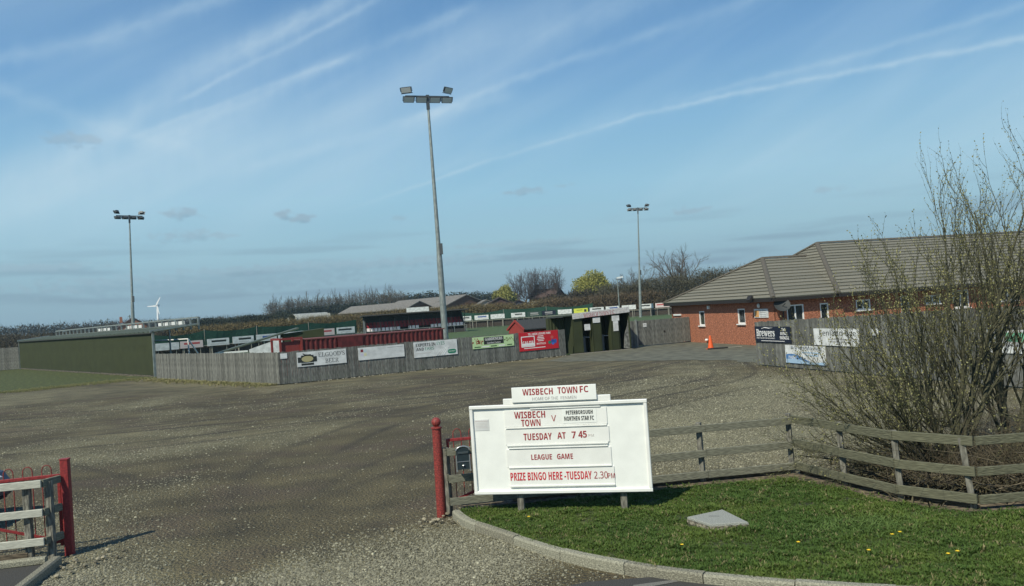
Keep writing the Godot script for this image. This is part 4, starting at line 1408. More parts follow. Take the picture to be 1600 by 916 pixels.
func make_long_shed() -> void:
	var A := Vector3(-53.42, 0, -89.76)
	var B := Vector3(-23.93, 0, -55.15)
	var t := thing("covered_terrace", "long dark green covered terrace with its back to the car park", "building", A, turn_of(A, B))
	var n := (B - A).length()
	# local z towards the car park: the back wall stands on z = 0, the roof rises away from it
	var b := MB.new()
	corrugated(b, Vector3(0, 0, 0), Vector3(n, 0, 0), 0.14, 2.98, 0.2, 0.018)
	b.box(Vector3(n / 2, 1.5, -0.06), Vector3(n, 2.6, 0.06))
	obj("back_wall", b, M["green_steel"], t)
	b = MB.new()
	b.box(Vector3(n / 2, 0.05, -0.03), Vector3(n, 0.14, 0.1))
	obj("footing", b, mat("old_footing", Color(0.22, 0.2, 0.15), 0.95, 0, "mid", Vector3(0.3, 1, 0.3), 0.3), t)
	var deep := 2.9
	var rise := 0.3
	b = MB.new()
	var k := 0.0
	while k < n:
		for j in [[0.0, 0.0, 0.6, 0.0], [0.6, 0.0, 0.7, 0.04], [0.7, 0.04, 0.9, 0.04], [0.9, 0.04, 1.0, 0.0]]:
			b.quad(Vector3(k + j[0], 3.02 + j[1], 0.12), Vector3(k + j[2], 3.02 + j[3], 0.12), Vector3(k + j[2], 3.02 + rise + j[3], -deep), Vector3(k + j[0], 3.02 + rise + j[1], -deep), Vector3.UP)
		k += 1.0
	b.quad(Vector3(0, 2.98, 0.12), Vector3(n, 2.98, 0.12), Vector3(n, 2.98 + rise, -deep), Vector3(0, 2.98 + rise, -deep), Vector3.DOWN)
	b.box(Vector3(n / 2, 2.99, 0.12), Vector3(n, 0.06, 0.02))
	obj("roof", b, M["green_steel_roof"], t)
	b = MB.new()
	b.box(Vector3(n / 2, 2.93, 0.09), Vector3(n, 0.06, 0.09))
	obj("gutter", b, M["dark_iron"], t)
	for x in [0.03, n - 0.03]:
		b = MB.new()
		b.beam(Vector3(x, 3.05, 0.2), Vector3(x, 3.05 + rise, -deep - 0.05), 0.07, 0.16)
		obj("barge_board", b, M["galvanised"], t)
		b = MB.new()
		b.box(Vector3(x + 0.03, 1.5, 0.02), Vector3(0.12, 3.0, 0.14))
		obj("corner_post", b, M["galvanised"], t)
	# the open frame standing on the pitch-side edge of the roof
	b = MB.new()
	b.box(Vector3(n / 2 + 1.5, 3.02 + rise + 0.5, -deep - 0.1), Vector3(n - 3, 0.1, 0.1))
	b.box(Vector3(n / 2 + 1.5, 3.02 + rise + 0.02, -deep - 0.1), Vector3(n - 3, 0.08, 0.1))
	obj("top_rail", b, M["galvanised"], t)
	var x := 3.0
	while x <= n + 0.1:
		b = MB.new()
		var foot := 0.0 if int(x / 1.52) % 5 == 0 else 3.0
		b.box(Vector3(x, (3.02 + rise + 0.54 + foot) / 2, -deep - 0.1), Vector3(0.1, 3.02 + rise + 0.54 - foot, 0.1))
		obj("upright", b, M["galvanised"], t)
		x += 1.52
	for s in [[20, 4.2, 4], [29, 4.4, 4], [37.5, 6.0, 4]]:
		for j in s[2]:
			plank("white_board", t, Vector3(s[0] + j * s[1] / s[2], 3.02 + rise + 0.22, -deep - 0.16), Vector3(s[1] / s[2] - 0.25, 0.24, 0.03), M["white_panel"])


func make_clutter() -> void:
	# red steel store behind the banner fence
	var A := Vector3(-13.2, 0, -46.6)
	var B := Vector3(-4.35, 0, -51.6)
	var t := thing("steel_store", "long red corrugated steel container behind the banner fence", "container", A, turn_of(A, B))
	var n := (B - A).length()
	var b := MB.new()
	corrugated(b, Vector3(1.35, 0, 0), Vector3(n, 0, 0), 0.05, 1.98, 0.28, 0.04)
	b.box(Vector3(n / 2 + 0.65, 1.0, -1.1), Vector3(n - 1.4, 1.95, 2.1))
	obj("side_wall", b, M["red_steel"], t)
	b = MB.new()
	b.box(Vector3(n / 2 + 0.65, 2.0, -1.05), Vector3(n - 1.3, 0.06, 2.2))
	obj("roof", b, mat("dull_red_roof", Color(0.16, 0.05, 0.045), 0.8), t)
	plank("panel", t, Vector3(4.1, 1.6, 0.06), Vector3(1.5, 0.7, 0.04), M["red_steel"])
	b = MB.new()
	for k in [[0.05, 0.08], [1.25, 0.08], [0.05, -1.9], [1.25, -1.9]]:
		b.bar(Vector3(k[0], 0, k[1] - 0.05), Vector3(k[0], 2.16, k[1] - 0.05), 0.12, 0.12, 0.01, Vector3.RIGHT)
	b.box(Vector3(0.65, 2.11, 0.03), Vector3(1.3, 0.12, 0.13))
	b.box(Vector3(0.05, 2.11, -0.95), Vector3(0.11, 0.12, 1.9))
	obj("end_frame", b, M["red_worn"], t)
	plank("end_panel", t, Vector3(0.65, 1.0, -0.05), Vector3(1.1, 1.9, 0.05), M["red_worn"])
	# low lean-to with a white gable
	t = thing("dugout", "low green-roofed team shelter with a white end panel behind the fence", "shelter", Vector3(-20.6, 0, -58.2), turn_of(Vector3(-20.6, 0, -58.2), Vector3(-14.8, 0, -60.4)))
	b = MB.new()
	b.prism(PackedVector2Array([Vector2(1.9, 0), Vector2(4.2, 0), Vector2(4.2, 1.98), Vector2(1.9, 1.32)]), 0.06)
	obj("white_end", b, M["white_panel"], t)
	b = MB.new()
	b.prism(PackedVector2Array([Vector2(-0.2, 0.95), Vector2(-0.2, 1.05), Vector2(5.4, 2.42), Vector2(5.4, 2.32)]), 2.2)
	obj("roof", b, M["green_steel_roof"], t, Vector3(0, 0.2, 0.1))
	b = MB.new()
	b.prism(PackedVector2Array([Vector2(4.25, 0), Vector2(7.2, 0), Vector2(7.2, 2.45), Vector2(4.25, 2.2)]), 1.8)
	obj("side_wall", b, M["green_steel"], t, Vector3(0, 0, -0.1))
	b = MB.new()
	b.box(Vector3(0.7, 1.22, 0.12), Vector3(2.2, 0.12, 0.12))
	obj("gutter", b, M["white_trim"], t)
	# tea hut: red gable, dark felt roof
	t = thing("tea_hut", "small red gabled hut with a dark felt roof by the pitch", "hut", Vector3(0.1, 0, -53.2), -1.02)
	b = MB.new()
	b.prism(PackedVector2Array([Vector2(-0.9, 0), Vector2(0.9, 0), Vector2(0.9, 1.6), Vector2(0, 2.1), Vector2(-0.9, 1.6)]), 0.08)
	obj("gable", b, M["hut_red"], t)
	b = MB.new()
	b.prism(PackedVector2Array([Vector2(-0.85, 0), Vector2(0.85, 0), Vector2(0.85, 1.58), Vector2(0, 2.05), Vector2(-0.85, 1.58)]), 4.0)
	obj("wall", b, M["hut_red"], t, Vector3(0, 0, -0.1))
	for s in [-1, 1]:
		b = MB.new()
		b.prism(PackedVector2Array([Vector2(0, 2.12), Vector2(0, 2.18), Vector2(s * 1.05, 1.6), Vector2(s * 1.05, 1.53)]), 4.2)
		obj("roof_slope", b, M["felt"], t, Vector3(0, 0, -0.02))
		b = MB.new()
		b.beam(Vector3(0, 2.15, 0.05), Vector3(s * 1.05, 1.57, 0.05), 0.04, 0.13)
		obj("barge_board", b, M["hut_red"], t)
	# traffic cone and the bar lying beside it
	t = thing("traffic_cone", "faded orange traffic cone standing by the clubhouse", "cone", Vector3(10.62, 0.012, -45.44))
	b = MB.new()
	b.lathe([Vector2(0.0, 0.74), Vector2(0.035, 0.74), Vector2(0.045, 0.72), Vector2(0.16, 0.05), Vector2(0.18, 0.035), Vector2(0.0, 0.035)], 24)
	obj("body", b, M["cone"], t)
	b = MB.new()
	b.bar(Vector3(-0.21, 0.02, 0), Vector3(0.21, 0.02, 0), 0.42, 0.04, 0.01)
	obj("base", b, M["cone"], t)
	t = thing("barrier_bar", "black and pale bar lying flat beside the traffic cone", "bar", Vector3(10.4, 0.05, -45.2), 0.07)
	b = MB.new()
	b.bar(Vector3(0, 0, 0), Vector3(1.1, 0, 0), 0.14, 0.07, 0.01)
	obj("dark_length", b, M["rubber"], t)
	b = MB.new()
	b.bar(Vector3(1.11, -0.01, 0), Vector3(1.9, -0.01, 0), 0.12, 0.05, 0.01)
	obj("pale_length", b, M["concrete"], t)


# ---------------------------------------------------------------- clubhouse
func wall_with_openings(b: MB, n: float, h: float, thick: float, holes: Array) -> void:
	var x := 0.0
	for k in holes:
		if k[0] > x:
			b.box(Vector3((x + k[0]) / 2, h / 2, -thick / 2), Vector3(k[0] - x, h, thick))
		b.box(Vector3((k[0] + k[1]) / 2, k[2] / 2, -thick / 2), Vector3(k[1] - k[0], k[2], thick))
		b.box(Vector3((k[0] + k[1]) / 2, (k[3] + h) / 2, -thick / 2), Vector3(k[1] - k[0], h - k[3], thick))
		x = k[1]
	if n > x:
		b.box(Vector3((x + n) / 2, h / 2, -thick / 2), Vector3(n - x, h, thick))


func window(t: Node3D, w: Node3D, k: Array, lights: int, blind: String) -> void:
	# k: x0, x1, y0, y1 in the wall's own axes; w carries those axes
	var root := Node3D.new()
	root.name = "window"
	root.transform = w.transform
	t.add_child(root, true)
	var b := MB.new()
	var f := 0.07
	for y in [k[2] + f / 2, k[3] - f / 2]:
		b.box(Vector3((k[0] + k[1]) / 2, y, -0.06), Vector3(k[1] - k[0], f, 0.09))
	for i in lights + 1:
		var x: float = lerpf(k[0] + f / 2, k[1] - f / 2, float(i) / lights)
		b.box(Vector3(x, (k[2] + k[3]) / 2, -0.06), Vector3(f, k[3] - k[2] - 2 * f, 0.088))
	obj("frame", b, mat("upvc", Color(0.80, 0.80, 0.78), 0.4), root)
	b = MB.new()
	b.box(Vector3((k[0] + k[1]) / 2, k[2] - 0.035, 0.02), Vector3(k[1] - k[0] + 0.12, 0.06, 0.14))
	obj("sill", b, M["upvc"], root)
	for i in lights:
		var xa: float = lerpf(k[0] + f, k[1], float(i) / lights)
		var xb: float = lerpf(k[0], k[1] - f, float(i + 1) / lights)
		plank("pane", root, Vector3((xa + xb) / 2, (k[2] + k[3]) / 2, -0.07), Vector3(xb - xa, k[3] - k[2] - 2 * f, 0.01), M["glass"])
	if blind == "yellow":
		plank("blind", root, Vector3((k[0] + k[1]) / 2, k[2] + (k[3] - k[2]) * 0.42, -0.14), Vector3(k[1] - k[0] - 0.1, (k[3] - k[2]) * 0.75, 0.01), mat("blind_yellow", Color(0.33, 0.38, 0.14), 0.8))
	elif blind == "grey":
		for i in 9:
			plank("blind_slat", root, Vector3(lerpf(k[0] + 0.1, k[1] - 0.1, i / 8.0), (k[2] + k[3]) / 2, -0.16), Vector3((k[1] - k[0]) / 13, k[3] - k[2] - 0.1, 0.008), mat("blind_grey", Color(0.28, 0.3, 0.29), 0.8))


# courses of tile laid up a slope: each a wedge that overhangs the one below
func tiled(t: Node3D, a: Vector3, b: Vector3, c: Vector3, d: Vector3, courses: int, m: Array) -> void:
	# a-b the eave, d-c the top, d above a
	var up := (b - a).cross(d - a)
	if up.y < 0:
		up = -up
	if up.length() < 0.001:
		up = (b - a).cross(c - a)
		if up.y < 0:
			up = -up
	up = up.normalized()
	for i in courses:
		var f := float(i) / courses
		var g := float(i + 1) / courses
		var p := a.lerp(d, f)
		var q := b.lerp(c, f)
		var r := b.lerp(c, minf(g + 0.01, 1.0))
		var s := a.lerp(d, minf(g + 0.01, 1.0))
		var k := MB.new()
		var lift := up * 0.075
		k.quad(p + lift, q + lift, r + up * 0.012, s + up * 0.012, up)
		k.quad(p, q, q + lift, p + lift, -(d - a))
		obj("tile_course", k, m[i % m.size()], t)


func ridge_tiles(t: Node3D, a: Vector3, b: Vector3, m: Material) -> void:
	var n := int((b - a).length() / 0.45)
	var k := MB.new()
	var half := PackedVector2Array()
	for i in 7:
		half.append(Vector2(0.14 * cos(PI * i / 6), 0.11 * sin(PI * i / 6)))
	k.prism(half, 0.455)
	var piece := k.mesh()
	var z := -(b - a).normalized()
	var x := Vector3.UP.cross(z).normalized()
	for i in n:
		var o := obj("ridge_tile", piece, m, t)
		o.transform = Transform3D(Basis(x, z.cross(x), z), a.lerp(b, float(i) / n) + Vector3.UP * (0.025 + 0.004 * (i % 2)))


func make_clubhouse() -> void:
	var brick := mat("brick", Color(0.62, 0.235, 0.13), 0.9, 0, "mid", Vector3(0.55, 1.9, 0.55), 0.5, 0.6)
	var brick2 := mat("brick_band", Color(0.58, 0.25, 0.145), 0.9, 0, "mid", Vector3(1.1, 3.6, 1.1), 0.6, 0.6)
	var tiles := [mat("tile_a", Color(0.24, 0.228, 0.175), 0.85, 0, "mid", Vector3(1.4, 1.4, 1.4), 0.7), mat("tile_b", Color(0.262, 0.248, 0.192), 0.85, 0, "mid", Vector3(1.7, 1.7, 1.7), 0.7), mat("tile_c", Color(0.222, 0.212, 0.163), 0.85, 0, "mid", Vector3(1.2, 1.2, 1.2), 0.7)]
	var ridge := mat("ridge_tile", Color(0.14, 0.125, 0.098), 0.85, 0, "mid", Vector3(2, 2, 2), 0.7)
	var fd := Vector3(0.970, 0, -0.2426)
	var bd := Vector3(-0.2426, 0, -0.970)
	var P := Vector3(13.83, 0, -43.79)
	var t := thing("clubhouse", "single-storey red brick clubhouse with a hipped brown tiled roof", "building", P, 0.0)
	# left-hand wall: axes from its far end to the near corner
	var W := 12.9
	var H := 2.6
	var wl := Node3D.new()
	var a := bd * W
	wl.transform = Transform3D(Basis(Vector3.UP, turn_of(a, Vector3.ZERO)), a)
	var holes := [[3.97, 4.70, 1.08, 1.98], [8.8, 9.62, 1.2, 2.06]]
	var b := MB.new()
	b.xf = wl.transform
	wall_with_openings(b, W, H, 0.28, holes)
	obj("wall", b, brick, t)
	window(t, wl, holes[0], 1, "yellow")
	window(t, wl, holes[1], 1, "grey")
	b = MB.new()
	b.xf = wl.transform
	b.box(Vector3(W / 2, 2.42, 0.02), Vector3(W, 0.1, 0.04))
	obj("brick_course", b, brick2, t)
	# front wall of the wing and the main block
	var wf := Node3D.new()
	wf.transform = Transform3D(Basis(Vector3.UP, turn_of(Vector3.ZERO, fd)), Vector3.ZERO)
	var hf := [[0.6, 1.62, 1.1, 2.15], [2.6, 3.12, 1.2, 2.12], [4.81, 5.72, 1.6, 2.15], [7.64, 8.18, 0.1, 2.2], [9.21, 10.22, 1.65, 2.12], [11.05, 12.11, 1.3, 2.3], [14.15, 15.41, 1.5, 2.25], [18.0, 19.2, 1.4, 2.2]]
	b = MB.new()
	b.xf = wf.transform
	wall_with_openings(b, 27.0, H, 0.28, hf)
	obj("wall", b, brick, t)
	for k in hf.size():
		window(t, wf, hf[k], 2 if hf[k][1] - hf[k][0] > 0.8 else 1, "grey" if k % 2 == 0 else "")
	b = MB.new()
	b.xf = wf.transform
	b.box(Vector3(13.5, 2.42, 0.02), Vector3(27, 0.1, 0.04))
	obj("brick_course", b, brick2, t)
	# the far walls, so that it is closed
	b = MB.new()
	var far := fd * 27 + bd * 13
	b.beam(bd * 12.75 + Vector3.UP * 1.3, bd * 12.75 + fd * 27 + Vector3.UP * 1.3, 0.28, 2.6)
	b.beam(fd * 26.86 + bd * 0.2 + Vector3.UP * 1.3, fd * 26.86 + bd * 12.6 + Vector3.UP * 1.3, 0.28, 2.6)
	obj("wall", b, brick, t)
	# roof of the wing
	var e := 0.38
	var y := Vector3.UP * 2.56
	var near := -fd * e - bd * e + y
	var back := bd * (W + e) - fd * e + y
	var apex := bd * (W / 2) + fd * 3.25 + Vector3.UP * 4.93
	var join := bd * (W / 2) + fd * 8.0 + Vector3.UP * 4.93
	var nj := fd * 3.6 - bd * e + y
	tiled(t, back, near, apex, apex, 13, tiles)
	tiled(t, near, nj + fd * 4.4, join, apex, 13, tiles)
	tiled(t, bd * (W + e) + fd * 8 + y, back, apex, join, 13, tiles)
	# roof of the main block
	var m0 := fd * 3.45 - bd * (e + 0.12) + y
	var m1 := fd * 27.4 - bd * (e + 0.12) + y
	var m2 := fd * 27.4 + bd * (W + 0.5) + y
	var m3 := fd * 3.45 + bd * (W + 0.5) + y
	var r0 := fd * 7.15 + bd * 6.5 + Vector3.UP * 5.68
	var r1 := fd * 24.0 + bd * 6.5 + Vector3.UP * 5.68
	tiled(t, m0, m1, r1, r0, 17, tiles)
	tiled(t, m3, m0, r0, r0, 17, tiles)
	tiled(t, m1, m2, r1, r1, 17, tiles)
	tiled(t, m2, m3, r0, r1, 17, tiles)
	for k in [[near, apex], [back, apex], [apex, join], [m0, r0], [r0, r1], [m3, r0], [m1, r1]]:
		ridge_tiles(t, k[0], k[1], ridge)
	# soffit, fascia board and gutter
	for k in [[back, near], [near, nj], [m0, m1]]:
		b = MB.new()
		b.beam(k[0] + Vector3.DOWN * 0.08, k[1] + Vector3.DOWN * 0.08, 0.03, 0.17)
		obj("fascia_board", b, mat("dark_brown", Color(0.022, 0.017, 0.014), 0.6), t)
	b = MB.new()
	b.quad(back + Vector3.DOWN * 0.12, near + Vector3.DOWN * 0.12, near + Vector3.DOWN * 0.12 + fd * e, back + Vector3.DOWN * 0.12 + fd * e, Vector3.DOWN)
	b.quad(near + Vector3.DOWN * 0.12, m1 + Vector3.DOWN * 0.12, m1 + Vector3.DOWN * 0.12 + bd * e, near + Vector3.DOWN * 0.12 + bd * e, Vector3.DOWN)
	obj("soffit", b, M["dark_brown"], t)
	b = MB.new()
	var dp := fd * 0.35 - bd * 0.06
	b.tube(PackedVector3Array([dp + Vector3.UP * 0.1, dp + Vector3.UP * 2.3, dp - bd * 0.3 + Vector3.UP * 2.42]), PackedFloat32Array([0.035, 0.035, 0.035]), 8)
	obj("downpipe", b, M["dark_brown"], t)
	# fittings on the left-hand wall
	var at := func(s: float, h: float, z: float) -> Vector3: return wl.transform * Vector3(s, h, z)
	b = MB.new()
	b.box(at.call(12.3 - 0.9, 1.78, 0.03), Vector3(1.42, 0.48, 0.03), wl.transform.basis)
	var nb := obj("notice_board", b, M["white_panel"], t)
	b = MB.new()
	b.box(at.call(10.98, 1.76, 0.05), Vector3(0.42, 0.36, 0.02), wl.transform.basis)
	obj("orange_notice", b, mat("orange_print", Color(0.62, 0.33, 0.12)), nb)
	for k in 4:
		b = MB.new()
		b.box(at.call(11.6, 1.93 - k * 0.1, 0.048), Vector3(0.6, 0.025, 0.01), wl.transform.basis)
		obj("text_line", b, M["letter_grey"], nb)
	b = MB.new()
	b.box(at.call(5.4, 2.2, 0.05), Vector3(0.24, 0.2, 0.1), wl.transform.basis)
	obj("vent", b, M["upvc"], t)
	b = MB.new()
	b.box(at.call(0.9, 1.78, 0.04), Vector3(1.1, 0.1, 0.06), wl.transform.basis)
	obj("white_sill", b, M["upvc"], t)
	b = MB.new()
	var p: Vector3 = at.call(11.25, 2.2, 0.06)
	var disc := []
	for k in 9:
		disc.append(Vector2(0.13 * cos(PI / 2 * k / 8), 0.08 * sin(PI / 2 * k / 8)))
	b.xf = Transform3D(wl.transform.basis * Basis(Vector3.RIGHT, PI / 2), p)
	b.lathe(disc, 16)
	obj("alarm_bell", b, M["upvc"], t)
	b = MB.new()
	b.xf = Transform3D(wl.transform.basis, at.call(11.2, 2.62, 0.0))
	b.box(Vector3(0, 0, 0.55), Vector3(0.42, 0.3, 0.12), Basis(Vector3.RIGHT, -0.6))
	b.beam(Vector3(0, -0.05, 0.02), Vector3(0, 0.0, 0.52), 0.05, 0.05)
	obj("security_light", b, M["dark_iron"], t)
	b = MB.new()
	b.xf = Transform3D(wf.transform.basis * Basis(Vector3.RIGHT, 0.95) * Basis(Vector3.BACK, 0.3), wf.transform * Vector3(0.12, 2.16, 0.35))
	var bowl := []
	for k in 9:
		bowl.append(Vector2(0.42 * k / 8, 0.1 * (k / 8.0) * (k / 8.0)))
	b.lathe(bowl, 20)
	b.tube(PackedVector3Array([Vector3(0, 0, 0.05), Vector3(0.1, 0.3, 0.1)]), PackedFloat32Array([0.015, 0.03]), 6, true)
	obj("satellite_dish", b, mat("dish_grey", Color(0.035, 0.04, 0.04), 0.7), t)
	b = MB.new()
	b.lathe([Vector2(0, 0.1), Vector2(0.09, 0.08), Vector2(0.11, 0.0)], 12, at.call(5.0, 0.18, 0.12))
	obj("vent_cowl", b, M["upvc"], t)
	wl.free()
	wf.free()


# ---------------------------------------------------------------- masts
func make_mast(label: String, at: Vector3, high: float, lean: float, face: float, heads: int) -> void:
	var t := thing("floodlight_mast", label, "floodlight", at, 0.0, "floodlight masts round the pitch")
	t.rotation.z = lean
	var b := MB.new()
	b.lathe([Vector2(0.24, -0.1), Vector2(0.22, 1.0), Vector2(0.2, 6.5), Vector2(0.15, 7.6), Vector2(0.075, high)], 16)
	obj("pole", b, M["galvanised"], t)
	b = MB.new()
	b.box(Vector3(0.17, 7.35, 0.1), Vector3(0.22, 0.75, 0.2))
	obj("winch_box", b, M["lamp_body"], t)
	b = MB.new()
	b.xf = Transform3D(Basis(Vector3.UP, face), Vector3(0, high, 0))
	b.box(Vector3(0, 0, 0), Vector3(3.1, 0.09, 0.12))
	b.box(Vector3(0, -0.4, 0), Vector3(0.2, 1.0, 0.2))
	obj("cross_arm", b, M["lamp_body"], t)
	var spots := [[-1.35, -0.28], [-0.45, -0.28], [0.5, -0.28], [1.35, -0.28], [-1.5, 0.38], [1.5, 0.42]]
	for i in heads:
		var s: Array = spots[i]
		var h := Node3D.new()
		h.name = "floodlight"
		t.add_child(h, true)
		h.transform = Transform3D(Basis(Vector3.UP, face), Vector3(0, high, 0)) * Transform3D(Basis(Vector3.UP, 0.5 * signf(s[0]) if i > 3 else 0.0) * Basis(Vector3.RIGHT, 0.55), Vector3(s[0], s[1], 0.12))
		b = MB.new()
		b.prism(PackedVector2Array([Vector2(-0.36, -0.2), Vector2(0.36, -0.2), Vector2(0.36, 0.2), Vector2(-0.36, 0.2)]), 0.1)
		b.prism(PackedVector2Array([Vector2(-0.2, -0.14), Vector2(0.2, -0.14), Vector2(0.2, 0.14), Vector2(-0.2, 0.14)]), 0.3)
		obj("housing", b, M["lamp_body"], h)
		plank("lens", h, Vector3(0, 0, 0.006), Vector3(0.66, 0.34, 0.012), M["lamp_glass"])
		b = MB.new()
		for k in [-0.4, 0.4]:
			b.box(Vector3(k, 0.04, -0.06), Vector3(0.03, 0.3, 0.05))
		b.box(Vector3(0, 0.21 if i < 4 else -0.24, -0.06), Vector3(0.83, 0.03, 0.05))
		obj("bracket", b, M["lamp_body"], h)


func make_masts() -> void:
	make_mast("tall nearest floodlight mast rising behind the red container", Vector3(-4.75, 0, -57), 17.9, 0.008, 0.35, 6)
	make_mast("floodlight mast standing beyond the long green terrace", Vector3(-48.1, 0, -105), 17.9, -0.025, PI + 0.6, 6)
	make_mast("distant floodlight mast left of the brick clubhouse", Vector3(20.7, 0, -136), 17.9, -0.045, PI - 0.2, 6)
	var t := thing("lamp_post", "short lamp post with one flat head near the far mast", "lamp post", Vector3(15.3, 0, -120))
	var b := MB.new()
	b.lathe([Vector2(0.09, -0.1), Vector2(0.08, 3), Vector2(0.05, 6.2)], 10)
	obj("pole", b, M["galvanised"], t)
	b = MB.new()
	b.box(Vector3(0.35, 6.3, 0.1), Vector3(0.9, 0.22, 0.4), Basis(Vector3.BACK, 0.12))
	obj("head", b, M["lamp_glass"], t)


# ---------------------------------------------------------------- pitch surround
func stone_mesh(s: int) -> ArrayMesh:
	var r := RandomNumberGenerator.new()
	r.seed = s
	var b := MB.new()
	var f := (1 + sqrt(5.0)) / 2
	var p := []
	for k in [[-1, f, 0], [1, f, 0], [-1, -f, 0], [1, -f, 0], [0, -1, f], [0, 1, f], [0, -1, -f], [0, 1, -f], [f, 0, -1], [f, 0, 1], [-f, 0, -1], [-f, 0, 1]]:
		p.append(Vector3(k[0], k[1], k[2]).normalized() * r.randf_range(0.65, 1.15) * 0.5)
	for k in [[0, 11, 5], [0, 5, 1], [0, 1, 7], [0, 7, 10], [0, 10, 11], [1, 5, 9], [5, 11, 4], [11, 10, 2], [10, 7, 6], [7, 1, 8], [3, 9, 4], [3, 4, 2], [3, 2, 6], [3, 6, 8], [3, 8, 9], [4, 9, 5], [2, 4, 11], [6, 2, 10], [8, 6, 7], [9, 8, 1]]:
		b.tri(p[k[0]], p[k[1]], p[k[2]], p[k[0]] + p[k[1]] + p[k[2]])
	return b.mesh()


func ordinal(k: int) -> String:
	return ["first", "second", "third", "fourth", "fifth", "sixth", "seventh", "eighth", "ninth", "tenth", "eleventh", "twelfth", "thirteenth", "fourteenth", "fifteenth", "sixteenth", "seventeenth", "eighteenth", "nineteenth", "twentieth", "last but one", "last"][k]


